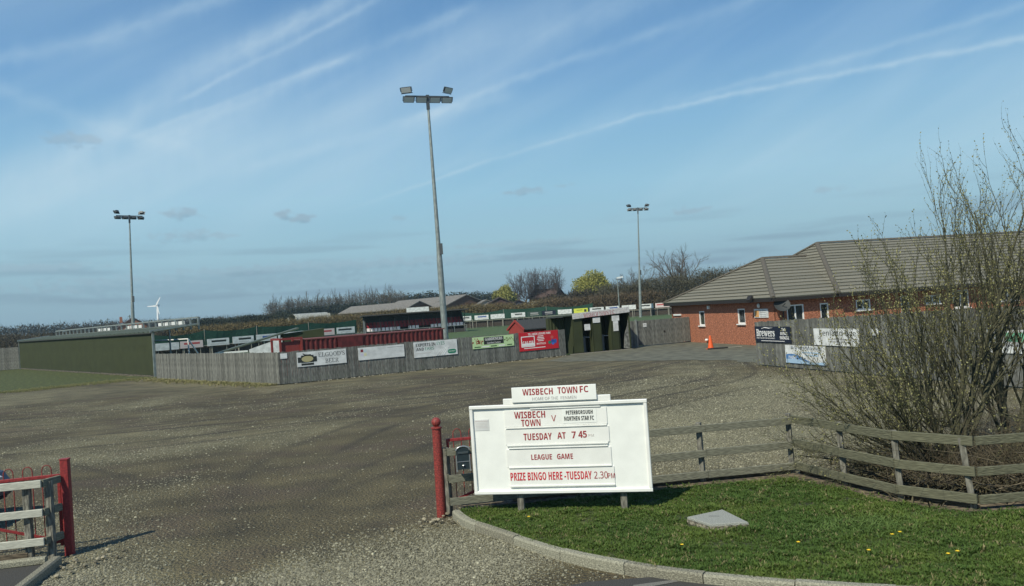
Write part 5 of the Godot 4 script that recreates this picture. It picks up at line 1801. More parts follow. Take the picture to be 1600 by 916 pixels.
func make_pitch_side() -> void:
	# touchline on the left, running away; then the far end
	var left := [Vector3(-37.2, 0, -86), Vector3(-28, 0, -93), Vector3(-18.2, 0, -100.5)]
	var right := [Vector3(-9.4, 0, -139), Vector3(5.6, 0, -140), Vector3(17, 0, -140), Vector3(29, 0, -139)]
	var rails := [left, right]
	for r in 2:
		var t := thing("pitch_fence", "low dark board fence with posts along the left touchline" if r == 0 else "low dark board fence with posts along the far end", "fence")
		var p: Array = rails[r]
		for i in p.size() - 1:
			var n := int((p[i + 1] - p[i]).length() / 2.5)
			for k in n:
				var a: Vector3 = p[i].lerp(p[i + 1], float(k) / n)
				var d: Vector3 = p[i].lerp(p[i + 1], float(k + 1) / n)
				plank("post", t, a + Vector3.UP * 0.75, Vector3(0.12, 1.5, 0.12), mat("pale_post", Color(0.26, 0.25, 0.21), 0.9))
				var x := (d - a).normalized()
				var turn := Basis(x, Vector3.UP, x.cross(Vector3.UP))
				plank("board", t, (a + d) / 2 + Vector3.UP * 0.62 + x.cross(Vector3.UP) * -0.15, Vector3((d - a).length(), 1.0, 0.04), mat("dark_fence", Color(0.085, 0.068, 0.055), 0.9, 0, "mid", Vector3(0.5, 2, 0.5), 0.6), turn)
				plank("rail", t, (a + d) / 2 + Vector3.UP * 1.2 + x.cross(Vector3.UP) * 0.08, Vector3((d - a).length(), 0.09, 0.04), M["pale_post"], turn)
	# boards, each its own thing: where along its run, colour, print
	var white: Material = M["white_panel"]
	var looks := {
		"w": ["plain white", white, M["letter_faint"]], "k": ["white black-lettered", white, M["letter_black"]], "r": ["white red-lettered", mat("pinkish", Color(0.66, 0.55, 0.53), 0.6), mat("print_red", Color(0.45, 0.08, 0.08))],
		"b": ["white blue-lettered", white, mat("print_blue", Color(0.05, 0.1, 0.3))], "d": ["dark green", mat("dark_board", Color(0.03, 0.06, 0.05), 0.6), M["letter_grey"]], "n": ["navy", M["banner_navy"], M["letter_grey"]],
		"y": ["bright yellow", mat("board_yellow", Color(0.62, 0.66, 0.08), 0.6), M["letter_black"]]}
	var runs := [[left, [0.05, 0.153, 0.27, 0.384, 0.494, 0.6, 0.7, 0.79, 0.9], "wrkkbkkrk", "on the left touchline, counted from the green terrace"], [right, [0.03, 0.105, 0.175, 0.265, 0.335, 0.40, 0.47, 0.54, 0.61, 0.68, 0.75, 0.825, 0.895, 0.965], "kbwkdnwykbwkrw", "at the far end of the pitch, counted from the stand"]]
	for q in runs:
		var p: Array = q[0]
		var total := 0.0
		for i in p.size() - 1:
			total += (p[i + 1] - p[i]).length()
		for k in q[1].size():
			var s: float = q[1][k] * total
			var i := 0
			while i < p.size() - 2 and s > (p[i + 1] - p[i]).length():
				s -= (p[i + 1] - p[i]).length()
				i += 1
			var x: Vector3 = (p[i + 1] - p[i]).normalized()
			var at: Vector3 = p[i] + x * s
			var look: Array = looks[q[2][k]]
			var o := thing("advertising_board", "%s advertising board, %s %s" % [look[0], ordinal(k), q[3]], "advertising board", at + Vector3.UP * (1.64 if q[0] == right else lerpf(1.4, 1.72, q[1][k])), turn_of(Vector3.ZERO, x), "advertising boards round the pitch")
			var far: bool = p == right
			plank("panel", o, Vector3(0, 0.1 if far else 0.0, 0.12), Vector3(2.35, 0.75, 0.03), look[1])
			if q[2][k] != "w":
				var y := 0.1 if far else 0.0
				if q[2][k] == "y":
					plank("picture", o, Vector3(0.75, y - 0.03, 0.138), Vector3(0.4, 0.42, 0.006), look[2])
					plank("text_line", o, Vector3(-0.2, y + 0.1, 0.138), Vector3(1.0, 0.08, 0.006), look[2])
				else:
					plank("text_line", o, Vector3(rnd(-0.2, 0.2), y + 0.1, 0.138), Vector3(rnd(1.0, 1.7), 0.2, 0.006), look[2])
					plank("text_line", o, Vector3(rnd(-0.2, 0.2), y - 0.18, 0.138), Vector3(rnd(1.0, 1.6), 0.06, 0.006), M["letter_faint"])
			for px in [-0.9, 0.9]:
				plank("bracket", o, Vector3(px, -0.65, 0.05), Vector3(0.06, 2.0, 0.06), M["pale_post"])
	# green windbreak netting slung behind the boards
	for r in 2:
		var t := thing("netting", "dark green windbreak netting behind the left touchline boards" if r == 0 else "dark green windbreak netting behind the far end boards", "netting")
		var p: Array = rails[r].duplicate()
		if r == 1:
			p = [right[0] + Vector3(0.5, 0, 0), right[1], right[2] - Vector3(3.5, 0, 0)]
		var off := Vector3(-0.9, 0, -0.5) if r == 0 else Vector3(0, 0, -1.0)
		var net := mat("net_green", Color(0.012, 0.075, 0.045), 0.8, 0, "mid", Vector3(0.4, 0.4, 0.4), 0.7)
		for i in p.size() - 1:
			var n := int((p[i + 1] - p[i]).length() / 5.0)
			for k in n:
				var a: Vector3 = p[i].lerp(p[i + 1], float(k) / n) + off
				var d: Vector3 = p[i].lerp(p[i + 1], float(k + 1) / n) + off
				var x := (d - a).normalized()
				var b := MB.new()
				var out := x.cross(Vector3.UP)
				var sag := rnd(0.1, 0.4)
				for j in 8:
					var f := j / 8.0
					var g := (j + 1) / 8.0
					var top := 2.85 - sag * 4 * f * (1 - f)
					var top2 := 2.85 - sag * 4 * g * (1 - g)
					var wave := out * 0.12 * sin(f * 9 + k)
					var wave2 := out * 0.12 * sin(g * 9 + k)
					b.quad(a.lerp(d, f) + Vector3.UP * 0.9 + wave, a.lerp(d, g) + Vector3.UP * 0.9 + wave2, a.lerp(d, g) + Vector3.UP * top2, a.lerp(d, f) + Vector3.UP * top, out)
				obj("net_panel", b, net, t)
				b = MB.new()
				b.tube(PackedVector3Array([a, a + Vector3.UP * 2.95]), PackedFloat32Array([0.05, 0.04]), 6)
				obj("post", b, M["pale_post"], t)


func make_stand() -> void:
	var A := Vector3(-21.0, 0, -117.5)
	var B := Vector3(-7.0, 0, -121.0)
	var t := thing("seated_stand", "small covered stand with red and white seats beyond the pitch", "stand", A, turn_of(A, B))
	var n := (B - A).length()
	var b := MB.new()
	b.box(Vector3(n / 2, 1.6, -4.0), Vector3(n, 3.2, 0.12))
	obj("back_wall", b, mat("stand_grey", Color(0.13, 0.15, 0.155), 0.8, 0, "mid", Vector3(0.5, 0.5, 0.5), 0.7), t)
	for x in [0.06, n - 0.06]:
		b = MB.new()
		b.prism(PackedVector2Array([Vector2(0, 0), Vector2(4.0, 0), Vector2(4.0, 3.1), Vector2(2.6, 3.1), Vector2(0, 0.7)]), 0.1)
		var o := obj("end_wall", b, M["stand_grey"], t, Vector3(x, 0, 0))
		o.rotation.y = PI / 2
	b = MB.new()
	b.box(Vector3(n / 2, 3.2, -1.9), Vector3(n + 0.8, 0.16, 4.8), Basis(Vector3.RIGHT, -0.03))
	obj("roof", b, mat("stand_roof", Color(0.05, 0.05, 0.048), 0.8), t)
	b = MB.new()
	b.box(Vector3(n * 0.52, 3.62, 0.45), Vector3(3.2, 0.75, 0.06))
	obj("name_board", b, M["white_panel"], t)
	for k in 8:
		b = MB.new()
		b.bar(Vector3(0.1 + (n - 0.2) * k / 7, 0, -0.1), Vector3(0.1 + (n - 0.2) * k / 7, 3.15, -0.1), 0.09, 0.09, 0.01, Vector3.RIGHT)
		obj("column", b, M["dark_iron"], t)
	b = MB.new()
	for k in 3:
		b.box(Vector3(n / 2, 0.25 + k * 0.2, -0.9 - k * 0.95), Vector3(n - 0.3, 0.5 + k * 0.4, 0.95))
	obj("terracing", b, mat("terrace_dark", Color(0.05, 0.05, 0.05), 0.95), t)
	var seat := MB.new()
	seat.bar(Vector3(-0.2, 0.4, 0.1), Vector3(0.2, 0.4, 0.1), 0.38, 0.05, 0.015)
	seat.bar(Vector3(-0.2, 0.6, -0.12), Vector3(0.2, 0.6, -0.12), 0.05, 0.42, 0.015)
	var mesh := seat.mesh()
	var red := mat("seat_red", Color(0.38, 0.025, 0.035), 0.5)
	var pale := mat("seat_white", Color(0.78, 0.72, 0.7), 0.5)
	for row in 3:
		for k in 26:
			var front := row == 0 and (k < 9 or k in [11, 12, 13] or k in [17, 18, 19] or k > 20)
			if row == 0 and not front:
				continue
			var o := obj("seat", mesh, pale if front else red, t, Vector3(0.45 + k * (n - 0.9) / 25, 0.5 + row * 0.4, -0.85 - row * 0.95))
			o.scale = Vector3(1.05, 1.15, 1.0)
	b = MB.new()
	b.tube(PackedVector3Array([Vector3(0, 1.0, 0.5), Vector3(n, 1.0, 0.5)]), PackedFloat32Array([0.035, 0.035]), 6)
	for k in 9:
		b.tube(PackedVector3Array([Vector3(n * k / 8, 0, 0.5), Vector3(n * k / 8, 1.0, 0.5)]), PackedFloat32Array([0.035, 0.035]), 6)
	obj("handrail", b, M["galvanised"], t)
	# goal by the green terrace
	t = thing("goal", "white goal frame showing between the green terrace and the fence", "goal", Vector3(-25.6, 0, -63.5), 1.0)
	for k in [[Vector3(0, 0, 0), Vector3(0, 2.3, 0), "goal_post"], [Vector3(-5.4, 0, 0), Vector3(-5.4, 2.3, 0), "goal_post"], [Vector3(-5.4, 2.3, 0), Vector3(0, 2.3, 0), "crossbar"], [Vector3(0, 2.25, -0.05), Vector3(0, 0.05, -1.6), "stay"], [Vector3(-5.4, 2.25, -0.05), Vector3(-5.4, 0.05, -1.6), "stay"]]:
		b = MB.new()
		b.tube(PackedVector3Array([k[0], k[1]]), PackedFloat32Array([0.055, 0.055]), 10, true)
		obj(k[2], b, M["white_trim"], t)
	t.transform = Transform3D(Basis(Vector3.UP, turn_of(Vector3(-29, 0, -66), Vector3(-25.1, 0, -64.0))), Vector3(-25.1, 0, -64.0))


# ---------------------------------------------------------------- things beyond the ground
func hall(label: String, at: Vector3, turn: float, wide: float, eave: float, top: float, deep: float, wall: Material, roof: Material) -> Node3D:
	var t := thing("farm_building", label, "building", at, turn)
	var b := MB.new()
	b.prism(PackedVector2Array([Vector2(-wide / 2, 0), Vector2(wide / 2, 0), Vector2(wide / 2, eave), Vector2(0, top), Vector2(-wide / 2, eave)]), deep)
	obj("wall", b, wall, t)
	for s in [-1, 1]:
		b = MB.new()
		b.prism(PackedVector2Array([Vector2(0, top + 0.05), Vector2(0, top + 0.3), Vector2(s * (wide / 2 + 0.5), eave + 0.05), Vector2(s * (wide / 2 + 0.5), eave - 0.2)]), deep + 0.8)
		obj("roof_slope", b, roof, t, Vector3(0, 0, 0.4))
	return t


func make_buildings() -> void:
	var brown := mat("barn_brick", Color(0.15, 0.085, 0.06), 0.9, 0, "mid", Vector3(0.3, 0.6, 0.3), 0.75)
	var sheet_roof := mat("sheet_roof", Color(0.215, 0.20, 0.175), 0.8, 0, "mid", Vector3(0.12, 0.12, 0.12), 0.75)
	hall("wide grey-roofed hall with a large brown gable, right of the mast", Vector3(-13.6, 0, -246), 0.65, 16, 4.6, 7.6, 40, brown, sheet_roof)
	hall("grey-roofed hall with a smaller brown gable, behind the stand", Vector3(-27.4, 0, -244), 0.8, 9.5, 4.8, 6.6, 34, brown, sheet_roof)
	hall("low grey-roofed hall at the left end of the brown halls", Vector3(-21.5, 0, -252), 0.7, 9, 4.8, 6.8, 26, brown, sheet_roof)
	hall("pale low outbuilding just right of the brown halls", Vector3(-7.5, 0, -240), 0.2, 6, 4.2, 5.6, 6, mat("pale_wall", Color(0.42, 0.38, 0.32), 0.9), sheet_roof)
	hall("dark brown lean-to below the small yellow tree", Vector3(-3.6, 0, -236), 0.1, 6, 4.6, 6.0, 6, mat("dark_brick", Color(0.06, 0.03, 0.028), 0.9), mat("dark_roof", Color(0.05, 0.035, 0.035), 0.9))
	hall("dull blue shed beside the dark brown lean-to", Vector3(1.6, 0, -234), 0.0, 5, 4.0, 4.8, 5, mat("dull_blue", Color(0.035, 0.045, 0.085), 0.9), M["dark_roof"])
	# tank
	var t := thing("storage_tank", "cream rounded storage tank below the row of bare trees", "tank", Vector3(6.6, 3.6, -232), 0.15)
	var b := MB.new()
	b.xf = Transform3D(Basis(Vector3.BACK, PI / 2), Vector3.ZERO)
	b.lathe([Vector2(0, -1.5), Vector2(0.5, -1.45), Vector2(0.75, -1.2), Vector2(0.75, 1.2), Vector2(0.5, 1.45), Vector2(0, 1.5)], 18)
	obj("body", b, mat("cream", Color(0.62, 0.57, 0.42), 0.6), t)
	b = MB.new()
	for x in [-1.0, 1.0]:
		b.box(Vector3(x, -2.2, 0), Vector3(0.25, 3.0, 0.8))
	obj("cradle", b, M["dark_iron"], t)
	# poly tunnel
	t = thing("polytunnel", "pale low polytunnel with a dark open end in front of the wood", "polytunnel", Vector3(-54.5, 0, -205), 0.5)
	var arch := PackedVector2Array()
	for k in 15:
		arch.append(Vector2(2.8 * cos(PI * k / 14), 3.2 + 1.9 * sin(PI * k / 14)))
	arch.append(Vector2(-2.8, 0))
	arch.append(Vector2(2.8, 0))
	b = MB.new()
	# a skin open at the near end, closed at the far one
	for k in 14:
		for s in [1.0, 0.97]:
			var p := Vector3(arch[k].x * s, arch[k].y * s, 0)
			var q := Vector3(arch[k + 1].x * s, arch[k + 1].y * s, 0)
			b.quad(p, q, q + Vector3.FORWARD * 9, p + Vector3.FORWARD * 9, (p + q - Vector3.UP * 6) * (1 if s == 1.0 else -1))
	for s in [-1, 1]:
		b.box(Vector3(s * 2.75, 1.6, -4.5), Vector3(0.1, 3.2, 9))
		b.box(Vector3(s * 2.3, 2.2, -0.05), Vector3(0.9, 4.2, 0.08))
	b.box(Vector3(0, 2.5, -8.95), Vector3(5.4, 4.6, 0.08))
	obj("cover", b, mat("polythene", Color(0.5, 0.51, 0.45), 0.5, 0, "mid", Vector3(0.2, 0.2, 0.2), 0.6), t)
	t.rotation.y = -0.9
	# houses
	t = hall("far brick house with a dark hipped roof beyond the terrace", Vector3(-137, 0, -300), 0.5, 9.0, 5.6, 8.6, 8, mat("house_brick", Color(0.32, 0.13, 0.07), 0.9), mat("house_roof", Color(0.07, 0.045, 0.04), 0.9))
	t.name = numbered("house")
	for k in [[-2.4, 4.4], [0.2, 4.4], [2.6, 4.4]]:
		plank("window", t, Vector3(k[0], k[1], 0.03), Vector3(1.1, 1.2, 0.06), M["white_panel"])
	plank("chimney", t, Vector3(-3.8, 8.2, -3.4), Vector3(0.9, 2.2, 0.9), M["house_brick"])
	t.set_meta("category", "house")
	t = hall("far brick house with two chimneys right of the bare trees", Vector3(14.8, 0, -262), 1.0, 7.0, 5.6, 8.0, 9, mat("house_dark", Color(0.16, 0.075, 0.05), 0.9), M["house_roof"])
	t.name = numbered("house")
	t.set_meta("category", "house")
	for k in [-0.9, -8.0]:
		plank("chimney", t, Vector3(0, 8.6, k), Vector3(0.8, 2.4, 1.1), M["house_dark"])
	for k in [-1.5, 1.5]:
		plank("window", t, Vector3(k, 4.4, 0.03), Vector3(1.0, 1.2, 0.06), M["white_panel"])
	# poles and turbine
	for k in [[-190, -390, 11, "tallest of the far poles, left of the house"], [-163.5, -330, 9.5, "left one of a close pair by the house"], [-161.5, -330, 9.0, "right one of a close pair by the house"], [-152, -330, 10.5, "standing just beside the far house"], [-208, -500, 9, "left one of a pair right of the turbine"], [-201, -500, 9.5, "right one of a pair right of the turbine"]]:
		var o := thing("telegraph_pole", "thin dark telegraph pole, " + k[3], "pole", Vector3(k[0], 0, k[1]), 0, "telegraph poles on the skyline")
		b = MB.new()
		b.tube(PackedVector3Array([Vector3.ZERO, Vector3.UP * k[2]]), PackedFloat32Array([0.22, 0.15]), 6, true)
		obj("shaft", b, M["twig"], o)
		b = MB.new()
		b.box(Vector3(0, k[2] - 0.6, 0), Vector3(1.6, 0.15, 0.15))
		obj("cross_arm", b, M["twig"], o)
	t = thing("wind_turbine", "small white three-bladed wind turbine on the skyline", "wind turbine", Vector3(-256, 0, -600))
	var wt := mat("turbine_white", Color(0.8, 0.82, 0.83), 0.5)
	b = MB.new()
	b.lathe([Vector2(1.1, 0), Vector2(0.9, 10), Vector2(0.6, 21.5)], 12)
	obj("tower", b, wt, t)
	b = MB.new()
	b.box(Vector3(0, 22, -0.3), Vector3(1.4, 1.4, 3.4))
	obj("nacelle", b, wt, t)
	for k in 3:
		b = MB.new()
		var a: float = deg_to_rad([62, 182, 285][k])
		var d := Vector3(cos(a), sin(a), 0)
		var s := Vector3(-d.y, d.x, 0)
		b.quad(Vector3(0, 22, 1.6) - s * 0.4, Vector3(0, 22, 1.6) + s * 0.5, Vector3(0, 22, 1.6) + d * 1.6 + s * 0.8, Vector3(0, 22, 1.6) + d * 1.6 - s * 0.3, Vector3.BACK)
		b.quad(Vector3(0, 22, 1.6) + d * 1.6 - s * 0.3, Vector3(0, 22, 1.6) + d * 1.6 + s * 0.8, Vector3(0, 22, 1.65) + d * 6.6 + s * 0.25, Vector3(0, 22, 1.65) + d * 6.6 - s * 0.15, Vector3.BACK)
		b.quad(Vector3(0, 22, 1.4) - s * 0.4, Vector3(0, 22, 1.4) + s * 0.5, Vector3(0, 22, 1.55) + d * 6.6 + s * 0.25, Vector3(0, 22, 1.55) + d * 6.6 - s * 0.15, Vector3.FORWARD)
		obj("blade", b, wt, t)


# ---------------------------------------------------------------- trees
# grows one branch and its children; tips collects the ends and joints for buds
func grow(b: MB, tips: Array, p: Vector3, d: Vector3, length: float, r: float, level: int, how: Dictionary) -> void:
	var steps: int = how.steps[level]
	var pts := PackedVector3Array([p])
	var rad := PackedFloat32Array([r])
	var q := p
	var dir := d
	for i in steps:
		dir = (dir + rdir() * how.wander[level] + Vector3.UP * how.rise[level]).normalized()
		q += dir * length / steps
		pts.append(q)
		rad.append(lerpf(r, r * how.taper, float(i + 1) / steps))
	b.tube(pts, rad, how.sides[level])
	if level == how.steps.size() - 1:
		for i in range(1, pts.size()):
			tips.append([pts[i], (pts[i] - pts[i - 1]).normalized()])
		return
	var kids: int = how.kids[level]
	for k in kids:
		var f := lerpf(how.bare[level], 1.0, (k + rng.randf()) / kids)
		var i := mini(int(f * steps), steps - 1)
		var at := pts[i].lerp(pts[i + 1], f * steps - i)
		var axis := (pts[i + 1] - pts[i]).normalized()
		var side := (rdir() - axis * 0.0)
		side = (side - axis * side.dot(axis)).normalized()
		var kd := (axis * cos(how.angle[level]) + side * sin(how.angle[level])).normalized()
		grow(b, tips, at, kd, length * how.shorter[level] * rnd(0.65, 1.2) * lerpf(1.15, 0.6, f), maxf(lerpf(r, r * how.taper, f) * how.thinner, how.least), level + 1, how)


func bare_tree(label: String, at: Vector3, high: float, how: Dictionary, bark: Color, group := "") -> Node3D:
	var t := thing("bare_tree", label, "tree", at, 0.0, group)
	var tips := []
	var trunk := MB.new()
	var crown := MB.new()
	var fork: float = how.fork * high
	var base := Vector3(rnd(-0.2, 0.2), fork, 0)
	var r: float = high * how.girth
	trunk.tube(PackedVector3Array([Vector3.ZERO, base * 0.5, base]), PackedFloat32Array([r * 1.2, r, r * 0.85]), 8)
	for k in how.limbs:
		var a: float = TAU * k / how.limbs + rnd(-0.4, 0.4)
		var d := Vector3(cos(a) * how.spread, 1, sin(a) * how.spread).normalized()
		grow(crown, tips, base - d * 0.1, d, (high - fork) * rnd(0.8, 1.02), r * 0.5, 0, how)
	var m := mat("bark %s" % bark, bark, 0.9)
	obj("trunk", trunk, m, t)
	obj("crown", crown, m, t)
	return t


# many small leaf-sized faces spread through an ellipsoid, uneven and with gaps
func cloud(b: MB, at: Vector3, size: Vector3, count: int, leaf: float, from: Color, to: Color, hollow := 0.4, hang := 0.0) -> void:
	for k in count:
		var d := rdir()
		var p := d * pow(lerpf(hollow * hollow * hollow, 1.0, rng.randf()), 1.0 / 3.0)
		var n := relief.get_noise_3d(p.x * 60 + at.x * 7, p.y * 60, p.z * 60 + at.z * 7)
		p *= 0.86 + 0.45 * n
		var q := at + p * size
		var u := (rdir() + Vector3.DOWN * hang).normalized() * leaf * rnd(0.5, 1.3)
		var v := u.cross(rdir()).normalized() * leaf * rnd(0.3, 0.7)
		var c := from.lerp(to, rng.randf())
		b.col = c
		b.tri(q - v, q + u, q + v, (d + rdir() * 0.6))


func leafy_tree(label: String, at: Vector3, high: float, wide: float, from: Color, to: Color, group: String, lobes := 9, hang := 0.4, called := "leafy_tree") -> void:
	var t := thing(called, label, "tree", at, 0, group)
	var b := MB.new()
	b.tube(PackedVector3Array([Vector3.ZERO, Vector3(0.1, high * 0.3, 0), Vector3(-0.1, high * 0.75, 0)]), PackedFloat32Array([high * 0.035, high * 0.026, high * 0.01]), 7)
	for k in 7:
		var a := rnd(0, TAU)
		b.tube(PackedVector3Array([Vector3(0, high * 0.3, 0), Vector3(cos(a) * wide * 0.2, high * 0.55, sin(a) * wide * 0.2), Vector3(cos(a) * wide * 0.38, high * 0.75, sin(a) * wide * 0.38)]), PackedFloat32Array([high * 0.014, high * 0.01, high * 0.004]), 5)
	obj("trunk", b, M["twig"], t)
	b = MB.new()
	for k in lobes:
		var a := TAU * k / lobes * 2.4
		var f := (k + 0.5) / lobes
		var out := wide * 0.34 * sin(PI * (0.15 + 0.8 * f)) * rnd(0.7, 1.1)
		cloud(b, Vector3(cos(a) * out, high * (0.32 + 0.48 * f), sin(a) * out), Vector3(wide * 0.26, high * 0.2, wide * 0.26) * rnd(0.8, 1.15), 900, 0.42, from, to, 0.3, hang)
	cloud(b, Vector3(0, high * 0.5, 0), Vector3(wide * 0.42, high * 0.4, wide * 0.42), 2400, 0.42, from, to, 0.5, hang)
	obj("crown", b, M["leafy"], t)


# a run of scrub as one mass: stems with many twig-sized faces
func thicket(called: String, label: String, category: String, line: Array, deep: float, from: Color, to: Color, per_metre: float, leaf: float, whips: float) -> void:
	var b := MB.new()
	for i in line.size() - 1:
		var p: Vector3 = line[i]
		var q: Vector3 = line[i + 1]
		var n := int((q - p).length() * per_metre)
		for k in n:
			var f := rng.randf()
			var base := p.lerp(q, f)
			# y of the line's points is the height of the mass there
			var h := base.y * (0.9 + 0.28 * relief.get_noise_2d(base.x * 1.3, base.z * 1.3))
			base.y = 0
			base += Vector3(rng.randfn(0, 0.3), 0, rng.randfn(0, 0.3)) * deep
			var y := h * pow(rng.randf(), 0.75)
			var at := base + Vector3.UP * y
			b.col = from.lerp(to, clampf(rng.randf() * 0.7 + 0.5 * relief.get_noise_2d(base.x * 3, y * 9) + 0.1, 0, 1))
			if rng.randf() < whips:
				var d := (Vector3.UP * 1.4 + rdir()).normalized() * leaf * rnd(1.5, 4.0)
				var s := d.cross(rdir()).normalized() * leaf * 0.09
				b.tri(at - s, at + d, at + s)
			else:
				var u := (rdir() + Vector3.UP * 0.3).normalized() * leaf * rnd(0.6, 1.4)
				var v := u.cross(rdir()).normalized() * leaf * rnd(0.3, 0.8)
				b.tri(at - v, at + u, at + v, Vector3(0, 0.4, 1) + rdir())
	var o := obj(called, b, M["brush"])
	tag(o, label, category, "", "stuff")


func make_far_trees() -> void:
	var brown := Color(0.105, 0.08, 0.038)
	var olive := Color(0.165, 0.135, 0.06)
	# the brown belts: y gives the height of the mass
	thicket("scrub", "low brown scrub belt behind the netting on the left", "scrub", [Vector3(-66, 3.6, -165), Vector3(-40, 3.9, -170), Vector3(-20, 4.2, -172), Vector3(8, 4.2, -175)], 3.5, brown, olive, 1000, 0.26, 0.65)
	thicket("scrub", "low brown scrub belt behind the netting on the right", "scrub", [Vector3(6, 4.4, -174), Vector3(24, 4.6, -172), Vector3(46, 4.6, -165)], 3.5, Color(0.07, 0.048, 0.032), Color(0.135, 0.105, 0.055), 1000, 0.26, 0.65)
	thicket("woodland_bank", "brown leafless thicket rising behind the clubhouse roof", "thicket", [Vector3(20, 6.2, -182), Vector3(30, 7.2, -172), Vector3(40, 7.8, -160), Vector3(52, 8.6, -150), Vector3(70, 9.2, -140)], 4.0, Color(0.05, 0.048, 0.032), Color(0.10, 0.094, 0.06), 1100, 0.3, 0.75)
	thicket("woodland_bank", "brown leafless thicket at the far left edge", "thicket", [Vector3(-150, 5.6, -215), Vector3(-118, 4.6, -190), Vector3(-98, 4.2, -178), Vector3(-66, 3.6, -166)], 4.0, Color(0.05, 0.042, 0.03), Color(0.10, 0.088, 0.055), 600, 0.32, 0.7)
	thicket("hedgerow", "dark evergreen hedge between the terrace and the polytunnel", "hedge", [Vector3(-106, 6.2, -276), Vector3(-86, 6.4, -272), Vector3(-70, 6.6, -268)], 3.0, Color(0.016, 0.024, 0.014), Color(0.034, 0.042, 0.022), 700, 0.4, 0.08)
	thicket("hedgerow", "dark evergreen trees lining the foot of the bare wood", "hedge", [Vector3(-98, 9.0, -346), Vector3(-70, 9.5, -342), Vector3(-48, 8.5, -338)], 3.0, Color(0.016, 0.024, 0.016), Color(0.034, 0.044, 0.026), 500, 0.55, 0.08)
	thicket("hedgerow", "dark distant hedge above the grey halls", "hedge", [Vector3(-62, 12.5, -402), Vector3(-40, 13.2, -400), Vector3(-18, 12.0, -398), Vector3(2, 9.5, -398)], 4.0, Color(0.02, 0.028, 0.016), Color(0.045, 0.05, 0.028), 420, 0.6, 0.1)
	thicket("wood", "mass of bare twigs of the far poplar wood", "wood", [Vector3(-106, 12.2, -358), Vector3(-78, 13.2, -358), Vector3(-46, 14.0, -358)], 4.0, Color(0.085, 0.072, 0.05), Color(0.135, 0.115, 0.078), 420, 0.5, 0.85)
	thicket("hedgerow", "far grey-brown tree line on the left horizon", "hedge", [Vector3(-330, 13, -460), Vector3(-250, 11, -470), Vector3(-170, 9.0, -480), Vector3(-90, 9, -490)], 6.0, Color(0.04, 0.038, 0.03), Color(0.08, 0.075, 0.05), 130, 0.9, 0.4)
	thicket("hedgerow", "dark low bushes below the yellow willow", "hedge", [Vector3(8, 6.0, -226), Vector3(24, 6.4, -226), Vector3(38, 6.4, -222)], 2.5, Color(0.03, 0.026, 0.018), Color(0.07, 0.056, 0.03), 480, 0.45, 0.3)
	# yellow-green trees in first leaf
	leafy_tree("broad yellow-green willow right of the far house", Vector3(24.4, 0, -250), 13.2, 13.0, Color(0.21, 0.22, 0.04), Color(0.34, 0.32, 0.075), "yellow-green trees beyond the pitch", 13)
	leafy_tree("smaller yellow-green tree left of the bare row", Vector3(-2.4, 0, -250), 10.8, 8.0, Color(0.19, 0.2, 0.05), Color(0.3, 0.29, 0.08), "yellow-green trees beyond the pitch", 8)
	var tall := {"steps": [6, 5, 4], "wander": [0.2, 0.26, 0.3], "rise": [0.05, 0.08, 0.05], "taper": 0.35, "sides": [5, 3, 3], "kids": [17, 12], "bare": [0.1, 0.15], "angle": [0.7, 0.75], "shorter": [0.36, 0.5], "thinner": 0.55, "least": 0.018, "fork": 0.3, "girth": 0.018, "limbs": 5, "spread": 0.28}
	var round_ := tall.duplicate()
	round_.merge({"fork": 0.18, "rise": [0.02, 0.06, 0.06], "angle": [0.75, 0.7], "wander": [0.2, 0.25, 0.3], "limbs": 9, "spread": 0.55, "kids": [16, 11], "girth": 0.022, "least": 0.022}, true)
	bare_tree("large fan-shaped bare tree left of the clubhouse roof", Vector3(40.6, 0, -200), 15.0, round_, Color(0.12, 0.10, 0.075))
	bare_tree("small bare tree behind the distant floodlight mast", Vector3(29.8, 0, -200), 11.0, round_, Color(0.12, 0.105, 0.085))
	for k in 7:
		bare_tree("tall bare tree, %s from the left in the row by the far house" % ordinal(k), Vector3(2.2 + k * 1.95, 0, -262 + rnd(-3, 3)), 13.8 + rnd(-0.6, 0.9) + (0.8 if k > 3 else 0.0), tall, Color(0.105, 0.09, 0.082), "row of tall bare trees")
	var pop := tall.duplicate()
	pop.merge({"rise": [0.12, 0.2, 0.15], "wander": [0.14, 0.2, 0.25], "fork": 0.15, "limbs": 3, "spread": 0.14, "kids": [12, 7], "girth": 0.012, "angle": [0.4, 0.45], "least": 0.035}, true)
	for k in 22:
		var f := k / 21.0
		bare_tree("grey-brown bare poplar, %s from the left in the far wood" % ordinal(k), Vector3(lerpf(-102, -50, f) + rnd(-0.6, 0.6), 0, -352 + rnd(-6, 6)), 13.4 + rnd(-1, 1) + 1.2 * f, pop, Color(0.12, 0.1, 0.065) if k % 2 else Color(0.1, 0.083, 0.056), "poplars of the far wood")
	for k in [[-176, -330, 8.5, "leftmost bare tree left of the far brick house"], [-168, -332, 9.2, "middle bare tree left of the far brick house"], [-160, -334, 8.8, "bare tree nearest the far brick house"]]:
		bare_tree(k[3], Vector3(k[0], 0, k[1]), k[2], round_, Color(0.07, 0.06, 0.05), "bare trees by the far house")
	leafy_tree("small round evergreen bush at the foot of the turbine", Vector3(-206, 0, -490), 11.0, 8.0, Color(0.03, 0.04, 0.025), Color(0.055, 0.06, 0.035), "", 5, 0.0, "evergreen_bush")


